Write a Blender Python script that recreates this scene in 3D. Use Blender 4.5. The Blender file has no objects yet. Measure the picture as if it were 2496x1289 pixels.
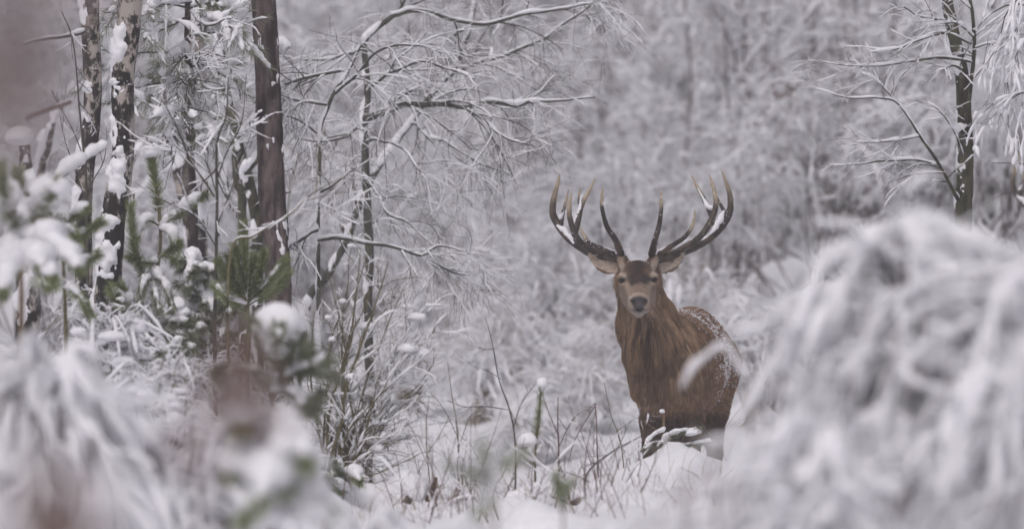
import bpy, math, numpy as np
from mathutils import Vector
R_ = math.radians
sc = bpy.context.scene
# ------------------------------------------------------------------ camera
FPX = 14700.0          # focal length in photo pixels (2496 wide)
CZ = 1.48
cam = bpy.data.cameras.new("camera")
cam.sensor_width = 36.0
cam.lens = FPX / 2496.0 * 36.0
cam.clip_start = 0.1
cam.clip_end = 600.0
cam.dof.use_dof = True
cam.dof.focus_distance = 29.2
cam.dof.aperture_fstop = 2.8
camo = bpy.data.objects.new("camera", cam)
sc.collection.objects.link(camo)
camo.location = (0, 0, CZ)
camo.rotation_euler = (R_(90), 0, 0)
sc.camera = camo
# ------------------------------------------------------------------ sky, sun, exposure
w = bpy.data.worlds.new("World"); sc.world = w; w.use_nodes = True
nt = w.node_tree; nt.nodes.clear()
sky = nt.nodes.new("ShaderNodeTexSky"); sky.sky_type = 'NISHITA'; sky.sun_disc = False
sky.sun_elevation = R_(52); sky.sun_rotation = R_(200); sky.dust_density = 6.0; sky.air_density = 1.0
hsv = nt.nodes.new("ShaderNodeHueSaturation"); hsv.inputs["Saturation"].default_value = 0.32
bg = nt.nodes.new("ShaderNodeBackground"); bg.inputs["Strength"].default_value = 0.15
wo = nt.nodes.new("ShaderNodeOutputWorld")
tint = nt.nodes.new("ShaderNodeMix"); tint.data_type = 'RGBA'; tint.blend_type = 'MULTIPLY'; tint.inputs[0].default_value = 1.0
tint.inputs[7].default_value = (0.985, 0.955, 1.0, 1)     # the faint lavender of the overcast
nt.links.new(sky.outputs[0], hsv.inputs["Color"]); nt.links.new(hsv.outputs[0], tint.inputs[6]); nt.links.new(tint.outputs[2], bg.inputs["Color"])
nt.links.new(bg.outputs[0], wo.inputs["Surface"])
sun = bpy.data.lights.new("sun", 'SUN'); sun.energy = 1.1; sun.angle = R_(40); sun.color = (1.0, 0.95, 0.95)
suno = bpy.data.objects.new("sun", sun); sc.collection.objects.link(suno)
suno.rotation_euler = (R_(38), 0, R_(-20))
sc.view_settings.view_transform = 'Standard'
sc.view_settings.look = 'None'
sc.view_settings.exposure = -0.40
sc.view_settings.gamma = 1.0
sc.render.engine = 'CYCLES'
cy = sc.cycles
cy.use_denoising = True
cy.max_bounces = 4; cy.diffuse_bounces = 3; cy.glossy_bounces = 1; cy.volume_bounces = 0
cy.transparent_max_bounces = 8
try: cy.denoiser = 'OPENIMAGEDENOISE'
except Exception: pass

rng = np.random.default_rng(7)
UP = np.array([0, 0, 1.0])
# ------------------------------------------------------------------ noise
def _hash(i):
    i = i.astype(np.int64)
    h = (i[..., 0]*374761393 + i[..., 1]*668265263 + i[..., 2]*2147483647) & 0xffffffff
    h = ((h ^ (h >> 13))*1274126177) & 0xffffffff
    return ((h ^ (h >> 16)) & 0xffff)/65535.0
def vn(p):
    p = np.asarray(p, float); i = np.floor(p); f = p - i; f = f*f*(3-2*f)
    r = 0
    for a in (0, 1):
        wa = f[..., 0] if a else 1-f[..., 0]
        for b in (0, 1):
            wb = f[..., 1] if b else 1-f[..., 1]
            for c in (0, 1):
                wc = f[..., 2] if c else 1-f[..., 2]
                r = r + wa*wb*wc*_hash(i+np.array([a, b, c]))
    return r
def fbm(p, o=3):
    p = np.asarray(p, float); s = 0; a = .5; t = 0
    for k in range(o):
        s = s + a*vn(p*(2**k)+k*17.3); t += a; a *= .5
    return s/t
def sst(a, b, x):
    t = np.clip((x-a)/(b-a), 0, 1); return t*t*(3-2*t)
# ------------------------------------------------------------------ ground form
def ground(x, y):
    x = np.asarray(x, float); y = np.asarray(y, float)
    z = np.zeros(np.broadcast(x, y).shape)
    z = z + .44*sst(3, 12, y)*(1-sst(26.0, 28.6, y))
    z = z + .35*sst(-.4, -1.6, x)*sst(20, 25, y)*(1-sst(34, 42, y))
    z = z + .30*sst(32, 39, y) + .30*sst(38, 46, y) + .40*sst(46, 58, y)
    z = z + np.where(y > 56, (np.maximum(y-56, 0))*.19, 0)
    z = z + .55*sst(1.2, 4.5, x)*sst(33, 44, y)
    z = z + .42*sst(-.7, 1.0, x)*sst(42.5, 46.5, y)
    q = np.stack([x*1.1, y*.5, x*0], -1)
    z = z + .22*(fbm(q, 3)-.5)*sst(2, 6, y)
    q2 = np.stack([x*4.2, y*2.6, x*0+5], -1)
    z = z + (.10+.24*sst(18, 21, y)*(1-sst(27, 28.5, y)))*(fbm(q2, 3)-.5)*sst(10, 20, y)*(1-.75*sst(28, 29, y)*(1-sst(33, 35, y)))
    dip = sst(27.9, 29.2, y)*(1-sst(31.8, 33.5, y))*sst(-.5, .2, x)
    z = z*(1-.9*dip)
    z = z+.33*np.exp(-((x-.90)/.50)**2-((y-26.9)/.8)**2)
    q3 = np.stack([x*2.6, y*1.2, x*0+9], -1)
    z = z+.30*np.maximum(fbm(q3, 3)-.47, 0)*sst(34, 37, y)*(1-sst(52, 58, y))
    return z
def dm(d):
    return np.interp(d, [0, 20, 24, 29.3, 34, 40, 1000], [0, 20, 26.0, 29.3, 31.9, 40, 1000])
def U(px, py, d):
    d = float(dm(d))
    return np.array([(px-1248.0)/FPX*d, d, CZ-(py-644.5)/FPX*d])
# ------------------------------------------------------------------ mesh collection
class MB:
    def __init__(s): s.V = []; s.Q = []; s.T = []; s.n = 0
    def add(s, V, Q=None, T=None):
        V = np.asarray(V, float).reshape(-1, 3)
        if Q is not None and len(Q): s.Q.append(np.asarray(Q, np.int64)+s.n)
        if T is not None and len(T): s.T.append(np.asarray(T, np.int64)+s.n)
        s.V.append(V); s.n += len(V); return s
    def build(s, name, mat, parent=None, smooth=True, col=None):
        V = np.concatenate(s.V) if s.V else np.zeros((0, 3))
        Q = np.concatenate(s.Q) if s.Q else np.zeros((0, 4), np.int64)
        T = np.concatenate(s.T) if s.T else np.zeros((0, 3), np.int64)
        o0 = np.zeros(3)
        if parent is not None: o0 = np.array(ROOT_AT.get(parent.name, (0, 0, 0)))
        me = bpy.data.meshes.new(name)
        me.vertices.add(len(V)); me.vertices.foreach_set("co", (V-o0).astype(np.float32).ravel())
        me.loops.add(len(Q)*4+len(T)*3)
        me.loops.foreach_set("vertex_index", np.concatenate([Q.ravel(), T.ravel()]).astype(np.int32))
        me.polygons.add(len(Q)+len(T))
        ls = np.concatenate([np.arange(len(Q))*4, len(Q)*4+np.arange(len(T))*3])
        me.polygons.foreach_set("loop_start", ls.astype(np.int32))
        me.update(calc_edges=True)
        if smooth: me.polygons.foreach_set("use_smooth", np.ones(len(me.polygons), bool))
        if col is not None:
            at = me.color_attributes.new("Col", 'FLOAT_COLOR', 'POINT')
            at.data.foreach_set("color", np.concatenate([col, np.ones((len(col), 1))], 1).astype(np.float32).ravel())
        me.materials.append(mat)
        o = bpy.data.objects.new(name, me); sc.collection.objects.link(o)
        if parent is not None:
            o.parent = parent; ROOT_AT[o.name] = tuple(o0)
        return o
ROOT_AT = {}
def tag(o, label, cat, group=None, kind=None):
    if label: o["label"] = label
    if cat: o["category"] = cat
    if group: o["group"] = group
    if kind: o["kind"] = kind
    return o
def thing(name, loc, label, cat, group=None):
    o = bpy.data.objects.new(name, None); sc.collection.objects.link(o)
    o.location = tuple(float(v) for v in loc); o.empty_display_size = .1
    ROOT_AT[o.name] = tuple(float(v) for v in loc)
    return tag(o, label, cat, group)
# ------------------------------------------------------------------ tubes, growth, snow
def nrm(v): return v/np.maximum(np.linalg.norm(v, axis=-1, keepdims=True), 1e-9)
def frames(P):
    T = nrm(np.gradient(P, axis=1))
    mz = np.abs(T[..., 2]).mean(1)
    ref = np.where(mz[:, None] < .8, UP, np.array([0, -1.0, .05]))[:, None, :]
    A = nrm(np.cross(T, ref)); B = np.cross(A, T)
    return T, A, B
def tubes(mb, P, R, k=4, squash=1.0, lump=0, lscale=30):
    P = np.asarray(P, float); R = np.asarray(R, float)
    if len(P) == 0: return mb
    N, n, _ = P.shape
    T, A, B = frames(P)
    th = np.arange(k)/k*2*math.pi
    D = np.cos(th)[None, None, :, None]*A[:, :, None, :] + (np.sin(th)*squash)[None, None, :, None]*B[:, :, None, :]
    V = P[:, :, None, :] + R[:, :, None, None]*D
    if lump:
        V = V + D*R[:, :, None, None]*((fbm(V*lscale, 2)-.5)*2*lump)[..., None]
    i = np.arange(N*n*k).reshape(N, n, k)
    j = np.roll(i, -1, 2)
    Q = np.stack([i[:, :-1], j[:, :-1], j[:, 1:], i[:, 1:]], -1).reshape(-1, 4)
    return mb.add(V, Q)
def resample(P, R, m):
    N, n, _ = P.shape
    t = np.linspace(0, n-1, m); i = np.minimum(t.astype(int), n-2); f = (t-i)
    return P[:, i]*(1-f)[None, :, None]+P[:, i+1]*f[None, :, None], R[:, i]*(1-f)+R[:, i+1]*f
def smooth_poly(pts, m=40):
    """pts: list of (px,py,d,width_px) -> (1,m,3),(1,m)"""
    pts = np.array(pts, float)
    C = np.array([U(a, b, d) for a, b, d, _ in pts]); W = pts[:, 3]/2/FPX*dm(pts[:, 2])
    return smooth3(C, W, m)
def smooth3(C, W, m=40):
    C = np.asarray(C, float); W = np.asarray(W, float); n = len(C)
    E = np.concatenate([[2*C[0]-C[1]], C, [2*C[-1]-C[-2]]])
    t = np.linspace(0, n-1, m); i = np.minimum(t.astype(int), n-2); f = (t-i)[:, None]
    p0, p1, p2, p3 = E[i], E[i+1], E[i+2], E[i+3]
    P = .5*((2*p1)+(-p0+p2)*f+(2*p0-5*p1+4*p2-p3)*f**2+(-p0+3*p1-3*p2+p3)*f**3)
    return P[None], np.interp(t, np.arange(n), W)[None]
def wob(P, amp, sc_=3, seed=0):
    q = P*sc_+seed
    d = np.stack([fbm(q, 2), fbm(q+31.7, 2), fbm(q+77.1, 2)], -1)-.5
    return P+d*amp
def grow(P, R, per, L, ang, droop=0., wig=.12, n=7, rr=.55, t0=.15, t1=1., flat=0., rmin=.0008, upb=0., lent=.5, tip=.35):
    N, m, _ = P.shape
    if np.isscalar(per): idx = np.repeat(np.arange(N), per)
    else: idx = np.repeat(np.arange(N), per)
    K = len(idx)
    t = rng.uniform(t0, t1, K)
    u = t*(m-1); i = np.minimum(u.astype(int), m-2); f = (u-i)[:, None]
    S = P[idx, i]*(1-f)+P[idx, i+1]*f
    T = nrm(P[idx, i+1]-P[idx, i])
    r0 = R[idx, i]*(1-f[:, 0])+R[idx, i+1]*f[:, 0]
    pr = rng.normal(size=(K, 3)); pr[:, 2] *= (1-flat); pr[:, 2] += upb
    pr = nrm(pr-(pr*T).sum(1, keepdims=True)*T)
    a = rng.uniform(ang[0], ang[1], K)[:, None]
    D = np.cos(a)*T+np.sin(a)*pr
    ln = rng.uniform(L[0], L[1], K)*(1-lent*t)
    st = (ln/(n-1))[:, None]
    out = [S]; cur = S
    bend = rng.normal(size=(K, 3))*wig
    for s in range(n-1):
        D = nrm(D+np.array([0, 0, -1.])*droop/(n-1)+bend/(n-1)*2+rng.normal(size=(K, 3))*wig*.6)
        cur = cur+D*st; out.append(cur)
    PP = np.stack(out, 1)
    rb = np.maximum(r0*rr*rng.uniform(.7, 1.1, K), rmin)
    RR = rb[:, None]*np.linspace(1, tip, n)[None]
    return PP, np.maximum(RR, rmin*.6)
def snowline(mb, P, R, a, b=1.0, k=5, m=None, gap=.25, squash=1.05, lump=.0, hmin=.3, seed=0, freq=9, cap=.05):
    """ridge of snow lying along the top of every polyline"""
    if len(P) == 0: return mb
    if m: P, R = resample(P, R, m)
    T = nrm(np.gradient(P, axis=1))
    h = np.sqrt(np.clip(1-T[..., 2]**2, 0, 1))
    hz = sst(hmin, min(hmin+.5, .98), h)
    nz = vn(P*freq+seed); nz2 = vn(P*freq*2.7+seed+9)
    Rs = np.minimum(a+b*R, cap)*hz*(.22+1.45*nz)*(.5+1.0*nz2)
    cover = sst(gap-.12, gap+.12, vn(P*freq*.6+seed+40))
    Rs = Rs*cover
    n = P.shape[1]
    e = np.ones(n); e[0] = .25; e[-1] = .2
    Rs = np.maximum(Rs*e, .0004)
    C = P+UP*(R*.75+Rs*.55)[..., None]*sst(.0005, .004, Rs)[..., None]
    return tubes(mb, C, Rs, k, squash, lump, 40)
def blob(mb, c, r, seed=0, amp=.25, nu=24, nv=14, freq=1.6, flat=.5):
    u = np.linspace(0, 2*math.pi, nu, endpoint=False); v = np.linspace(0, math.pi, nv)
    uu, vv = np.meshgrid(u, v)
    D = np.stack([np.cos(uu)*np.sin(vv), np.sin(uu)*np.sin(vv), np.cos(vv)], -1)
    s = 1+amp*2*(fbm(D*freq+seed, 3)-.5)+amp*.5*(fbm(D*freq*4.5+seed, 2)-.5)
    D2 = D*s[..., None]
    D2[..., 2] = np.where(D2[..., 2] < 0, D2[..., 2]*flat, D2[..., 2])
    V = np.asarray(c)+D2*np.asarray(r)
    i = np.arange(nu*nv).reshape(nv, nu); j = np.roll(i, -1, 1)
    Q = np.stack([i[:-1], i[1:], j[1:], j[:-1]], -1).reshape(-1, 4)
    return mb.add(V, Q)
def needles(mb, P, per, L=(.045, .065), ang=(.5, 1.0), wd=.0022, t0=.1, fwd=0.):
    N, m, _ = P.shape
    idx = np.repeat(np.arange(N), per); K = len(idx)
    t = t0+(1-t0)*rng.uniform(0, 1, K)**.8
    u = t*(m-1); i = np.minimum(u.astype(int), m-2); f = (u-i)[:, None]
    S = P[idx, i]*(1-f)+P[idx, i+1]*f; T = nrm(P[idx, i+1]-P[idx, i])
    pr = rng.normal(size=(K, 3)); pr = nrm(pr-(pr*T).sum(1, keepdims=True)*T)
    a = (rng.uniform(ang[0], ang[1], K)*(1.1-.5*t))[:, None]
    D = np.cos(a)*T+np.sin(a)*pr
    ln = rng.uniform(L[0], L[1], K)[:, None]
    sd = nrm(np.cross(D, rng.normal(size=(K, 3))))*wd/2
    mid = S+D*ln*.55
    tip = S+nrm(D+np.array([0, 0, -.15]))*ln
    V = np.stack([S-sd*.8, S+sd*.8, mid+sd, mid-sd, tip], 1)
    b = np.arange(K)[:, None]*5
    return mb.add(V, b+np.array([[0, 1, 2, 3]]), b+np.array([[3, 2, 4]]))
def leaves(mb, S, D, size, curl=.3):
    """crinkled dry leaves, 6 faces each"""
    K = len(S); D = nrm(D); sd = nrm(np.cross(D, rng.normal(size=(K, 3)))); nn = np.cross(D, sd)
    sz = np.asarray(size)[:, None]
    out = []
    for (l, wv) in ((0, 0), (.3, .26), (.65, .3), (1, 0)):
        c = S+D*sz*l+nn*sz*curl*math.sin(l*3)*.3
        if wv: out += [c-sd*sz*wv+nn*sz*.13, c, c+sd*sz*wv+nn*sz*.13*rng.uniform(-.5, 1.2, (K, 1))]
        else: out += [c]
    V = np.stack(out, 1); b = np.arange(K)[:, None]*8
    Tt = np.concatenate([b+np.array([[0, 2, 1]]), b+np.array([[0, 3, 2]]), b+np.array([[7, 4, 5]]), b+np.array([[7, 5, 6]])])
    Qq = np.concatenate([b+np.array([[1, 2, 5, 4]]), b+np.array([[2, 3, 6, 5]])])
    return mb.add(V, Qq, Tt)
# ------------------------------------------------------------------ materials
def mat_base(name):
    m = bpy.data.materials.new(name); m.use_nodes = True
    n = m.node_tree; b = n.nodes["Principled BSDF"]
    b.inputs["Specular IOR Level"].default_value = .25
    return m, n, b
def N(n, t, **kw):
    o = n.nodes.new(t)
    for k, v in kw.items(): o.inputs[k].default_value = v
    return o
def noise_col(n, scale, c0, c1, lo=.35, hi=.65, detail=4, stretch=None, rough=.6):
    tc = n.nodes.new("ShaderNodeTexCoord"); mp = n.nodes.new("ShaderNodeMapping")
    if stretch: mp.inputs["Scale"].default_value = stretch
    n.links.new(tc.outputs["Object"], mp.inputs[0])
    nz = N(n, "ShaderNodeTexNoise", Scale=scale, Detail=detail, Roughness=rough)
    n.links.new(mp.outputs[0], nz.inputs["Vector"])
    cr = n.nodes.new("ShaderNodeValToRGB")
    cr.color_ramp.elements[0].position = lo; cr.color_ramp.elements[0].color = (*c0, 1)
    cr.color_ramp.elements[1].position = hi; cr.color_ramp.elements[1].color = (*c1, 1)
    n.links.new(nz.outputs["Fac"], cr.inputs[0])
    return nz, cr
def bump(n, b, nz, strength, dist=.01):
    bp = N(n, "ShaderNodeBump", Strength=strength, Distance=dist)
    n.links.new(nz.outputs["Fac"], bp.inputs["Height"]); n.links.new(bp.outputs[0], b.inputs["Normal"])
def simple(name, scale, c0, c1, rough=.8, lo=.35, hi=.65, stretch=None, bs=.4, bd=.005, spec=.2, big=None):
    m, n, b = mat_base(name)
    nz, cr = noise_col(n, scale, c0, c1, lo, hi, stretch=stretch)
    out = cr.outputs[0]
    if big:
        nz2, cr2 = noise_col(n, big[0], big[1], big[2], .40, .60, stretch=big[3])
        mx = n.nodes.new("ShaderNodeMix"); mx.data_type = 'RGBA'; mx.blend_type = 'MULTIPLY'; mx.inputs[0].default_value = 1.0
        n.links.new(out, mx.inputs[6]); n.links.new(cr2.outputs[0], mx.inputs[7]); out = mx.outputs[2]
    n.links.new(out, b.inputs["Base Color"]); b.inputs["Roughness"].default_value = rough
    b.inputs["Specular IOR Level"].default_value = spec
    if bs: bump(n, b, nz, bs, bd)
    return m
M = {}
M['snow'] = simple("snow", 55, (.80, .80, .835), (.86, .86, .885), .65, bs=.25, bd=.006)
M['ground_snow'] = simple("ground_snow", 22, (.79, .79, .825), (.86, .86, .885), .7, bs=.4, bd=.02)
M['bark_grey'] = simple("bark_grey", 30, (.035, .036, .030), (.11, .112, .09), .9, stretch=(1, 1, .35), bs=.6, bd=.01)
M['bark_green'] = simple("bark_green", 26, (.030, .032, .024), (.115, .112, .08), .9, lo=.4, hi=.62, stretch=(1, 1, .35), bs=.8, bd=.015, big=(6, (.5, .45, .42), (1.2, 1.2, 1.1), (1, 1, .5)))
M['bark_pine'] = simple("bark_pine", 24, (.040, .032, .032), (.165, .134, .130), .9, lo=.42, hi=.60, stretch=(1, 1, .22), bs=1., bd=.02, big=(7, (.45, .42, .42), (1.15, 1.1, 1.1), (1, 1, .5)))
M['twig_dark'] = simple("twig_dark", 60, (.045, .04, .035), (.11, .10, .085), .85, bs=0)
M['twig_olive'] = simple("twig_olive", 60, (.085, .075, .04), (.19, .165, .095), .85, bs=0)
M['twig_red'] = simple("twig_red", 60, (.07, .035, .03), (.15, .085, .07), .85, bs=0)
M['twig_far'] = simple("twig_far", 20, (.085, .075, .072), (.17, .15, .145), .9, bs=0)
M['wood_raw'] = simple("wood_raw", 40, (.13, .085, .05), (.28, .19, .12), .85, stretch=(1, 1, .3), bs=.4)
M['log_bark'] = simple("log_bark", 30, (.05, .035, .028), (.15, .10, .075), .9, bs=.6)
M['leaf_russet'] = simple("leaf_russet", 25, (.16, .065, .04), (.30, .14, .085), .7, bs=.2)
M['leaf_brown'] = simple("leaf_brown", 25, (.18, .115, .105), (.30, .20, .18), .75, bs=.2)
M['leaf_dull'] = simple("leaf_dull", 25, (.26, .21, .21), (.42, .36, .355), .75, bs=.2)
M['grass_dry'] = simple("grass_dry", 14, (.24, .19, .13), (.42, .35, .26), .8, bs=0)
M['catkin'] = simple("catkin", 60, (.035, .022, .018), (.08, .05, .04), .8, bs=0)
def needle_mat(name, c0, c1):
    m, n, b = mat_base(name)
    g = n.nodes.new("ShaderNodeNewGeometry"); cr = n.nodes.new("ShaderNodeValToRGB")
    cr.color_ramp.elements[0].color = (*c0, 1); cr.color_ramp.elements[1].color = (*c1, 1)
    n.links.new(g.outputs["Random Per Island"], cr.inputs[0]); n.links.new(cr.outputs[0], b.inputs["Base Color"])
    b.inputs["Roughness"].default_value = .55
    return m
M['needle'] = needle_mat("pine_needles", (.11, .14, .065), (.34, .385, .20))
M['needle_far'] = needle_mat("pine_needles_dull", (.13, .145, .10), (.28, .30, .21))
def birch_mat():
    m, n, b = mat_base("birch_bark")
    nz, cr = noise_col(n, 13, (.018, .016, .015), (.40, .36, .33), .52, .56, 6, (1, 1, .6), .72)
    nz2, cr2 = noise_col(n, 26, (.07, .06, .055), (.36, .31, .28), .38, .52, 4, (.35, .35, 2.4))
    nz3, cr3 = noise_col(n, 3.0, (0, 0, 0), (1, 1, 1), .55, .64, 3, (1, 1, .5))
    mx = n.nodes.new("ShaderNodeMix"); mx.data_type = 'RGBA'
    n.links.new(cr.outputs[0], mx.inputs[6]); n.links.new(cr2.outputs[0], mx.inputs[7])
    ml = n.nodes.new("ShaderNodeMath"); ml.operation = 'MULTIPLY'; ml.inputs[1].default_value = .9
    n.links.new(cr3.outputs[0], ml.inputs[0]); n.links.new(ml.outputs[0], mx.inputs[0])
    n.links.new(mx.outputs[2], b.inputs["Base Color"]); b.inputs["Roughness"].default_value = .8
    bump(n, b, nz, .6, .008)
    return m
M['birch'] = birch_mat()
def attr_mat(name, rough, spec=.3, bs=0, nscale=120):
    m, n, b = mat_base(name)
    a = n.nodes.new("ShaderNodeAttribute"); a.attribute_name = "Col"
    n.links.new(a.outputs["Color"], b.inputs["Base Color"]); b.inputs["Roughness"].default_value = rough
    b.inputs["Specular IOR Level"].default_value = spec
    if bs:
        nz, cr = noise_col(n, nscale, (0, 0, 0), (1, 1, 1), stretch=(1, 1, .25)); bump(n, b, nz, bs, .004)
    return m
M['hide'] = attr_mat("deer_hide", .8, .2, .5, 150)
M['fur'] = attr_mat("deer_fur", .7, .2)
M['antler'] = attr_mat("antler_horn", .5, .35, .5, 90)
def plain(name, c, r, spec=.5, coat=0):
    m, n, b = mat_base(name); nz, cr = noise_col(n, 80, tuple(v*.8 for v in c), tuple(min(v*1.2, 1) for v in c))
    n.links.new(cr.outputs[0], b.inputs["Base Color"]); b.inputs["Roughness"].default_value = r
    b.inputs["Specular IOR Level"].default_value = spec; b.inputs["Coat Weight"].default_value = coat
    return m
M['eye'] = plain("deer_eye", (.010, .008, .008), .12, .25, 0)
M['hoof'] = plain("hoof", (.03, .026, .024), .5)
# ------------------------------------------------------------------ ground sheet
def build_ground():
    xs = np.concatenate([np.linspace(-90, -5, 24)[:-1], np.linspace(-5, -2.6, 14)[:-1], np.linspace(-2.6, 2.6, 110), np.linspace(2.6, 5, 14)[1:], np.linspace(5, 90, 24)[1:]])
    ys = np.concatenate([np.linspace(-25, 8, 16)[:-1], np.linspace(8, 20, 30)[:-1], np.linspace(20, 34, 170), np.linspace(34, 60, 80)[1:], np.linspace(60, 260, 50)[1:]])
    X, Y = np.meshgrid(xs, ys)
    Z = ground(X, Y)
    V = np.stack([X, Y, Z], -1)
    i = np.arange(X.size).reshape(X.shape)
    Q = np.stack([i[:-1, :-1], i[:-1, 1:], i[1:, 1:], i[1:, :-1]], -1).reshape(-1, 4)
    o = MB().add(V, Q).build("ground", M['ground_snow'])
    tag(o, "snow covered ground rising to the slope behind", None, kind="structure")
build_ground()
# ------------------------------------------------------------------ the stag
SX0, SY0 = (1600-1248)/490.0, 30.0
def zl(zx, zy, Y):
    """a point of the head close-up -> stag coordinates, at depth Y behind the fore hooves"""
    px = 1300+zx*.31025; py = 380+zy*.3103
    k = (SY0+Y)/FPX
    return np.array([(px-1248)*k-SX0, Y, CZ-(py-644.5)*k])
HX = -.098
def bx_(x, y, z):       # body axis runs back and to the right
    return np.array([x+.075+.115*(y-.1), y, z])
class Sdf:
    def __init__(s, lo, hi, h):
        s.h = h; s.ax = [np.arange(a, b, h, dtype=np.float32) for a, b in zip(lo, hi)]
        s.D = np.full([len(a) for a in s.ax], .12, np.float32)
    def put(s, fn, lo, hi, k=.03, sub=False):
        m = k+.03
        sl = []; c = []
        for q in range(3):
            i0 = max(np.searchsorted(s.ax[q], lo[q]-m), 0); i1 = min(np.searchsorted(s.ax[q], hi[q]+m), len(s.ax[q]))
            sl.append(slice(i0, i1)); shp = [1, 1, 1]; shp[q] = -1; c.append(s.ax[q][i0:i1].reshape(shp))
        d = fn(*c).astype(np.float32); D = s.D[tuple(sl)]
        if sub: d = -d; hh = np.clip(.5-.5*(d-D)/k*-1, 0, 1); hh = np.clip(.5+.5*(d-D)/k, 0, 1); s.D[tuple(sl)] = D*(1-hh)+d*hh+k*hh*(1-hh)
        else: hh = np.clip(.5+.5*(D-d)/k, 0, 1); s.D[tuple(sl)] = D*(1-hh)+d*hh-k*hh*(1-hh)
    def cone(s, a, b, ra, rb, k=.04, sx=1.):
        a = np.asarray(a, float); b = np.asarray(b, float); ab = b-a; L2 = ab@ab
        def f(x, y, z):
            t = np.clip(((x-a[0])*ab[0]+(y-a[1])*ab[1]+(z-a[2])*ab[2])/L2, 0, 1)
            return np.sqrt(((x-a[0]-t*ab[0])/sx)**2+(y-a[1]-t*ab[1])**2+(z-a[2]-t*ab[2])**2)-(ra+t*(rb-ra))
        r = max(ra, rb)*max(sx, 1)
        s.put(f, np.minimum(a, b)-r, np.maximum(a, b)+r, k)
    def ell(s, c, r, k=.04, sub=False):
        def f(x, y, z):
            u, v, w_ = (x-c[0]), (y-c[1]), (z-c[2])
            k0 = np.sqrt((u/r[0])**2+(v/r[1])**2+(w_/r[2])**2); k1 = np.sqrt((u/r[0]**2)**2+(v/r[1]**2)**2+(w_/r[2]**2)**2)
            return k0*(k0-1)/np.maximum(k1, 1e-6)
        s.put(f, np.array(c)-r, np.array(c)+r, k, sub)
    def mesh(s):
        D = s.D; ins = D < 0
        n = [a-1 for a in D.shape]
        cnt = np.zeros(n, np.int8)
        for a in (0, 1):
            for b in (0, 1):
                for c in (0, 1): cnt += ins[a:n[0]+a, b:n[1]+b, c:n[2]+c]
        act = np.argwhere((cnt > 0) & (cnt < 8))
        idx = np.full(n, -1, np.int64); idx[tuple(act.T)] = np.arange(len(act))
        cs = np.array([[a, b, c] for a in (0, 1) for b in (0, 1) for c in (0, 1)])
        val = np.stack([D[tuple((act+o).T)] for o in cs], 1)
        acc = np.zeros((len(act), 3)); num = np.zeros(len(act))
        for i in range(8):
            for j in range(i+1, 8):
                if np.abs(cs[i]-cs[j]).sum() == 1:
                    m = (val[:, i] < 0) != (val[:, j] < 0)
                    t = val[m, i]/(val[m, i]-val[m, j])
                    acc[m] += cs[i]+(cs[j]-cs[i])*t[:, None]; num[m] += 1
        V = (act+acc/num[:, None])*s.h+np.array([a[0] for a in s.ax])
        Q = []
        for q in range(3):
            o1, o2 = [(1, 2), (2, 0), (0, 1)][q]
            sl0 = [slice(1, -1)]*3; sl1 = [slice(1, -1)]*3
            sl0[q] = slice(0, -1); sl1[q] = slice(1, None)
            A = ins[tuple(sl0)]; B = ins[tuple(sl1)]
            for flip, mm in ((False, A & ~B), (True, ~A & B)):
                e = np.argwhere(mm)
                off = np.array([1, 1, 1]); off[q] = 0
                e = e+off
                d1 = np.zeros(3, int); d1[o1] = 1; d2 = np.zeros(3, int); d2[o2] = 1
                qd = np.stack([idx[tuple((e-d1-d2).T)], idx[tuple((e-d2).T)], idx[tuple(e.T)], idx[tuple((e-d1).T)]], 1)
                if flip: qd = qd[:, ::-1]
                Q.append(qd)
        Q = np.concatenate(Q); Q = Q[(Q >= 0).all(1)]
        return V, Q
EYES = [zl(684, 985, -.302), zl(942, 970, -.302)]
EYES = [np.array([HX-.0800, -.322, 1.3995]), np.array([HX+.0815, -.322, 1.405])]
NOSE = np.array([HX, -.545, 1.297])
EARS = [(zl(700, 880, -.150), zl(421, 768, -.085), -1), (zl(948, 880, -.150), zl(1196, 750, -.085), 1)]
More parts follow.
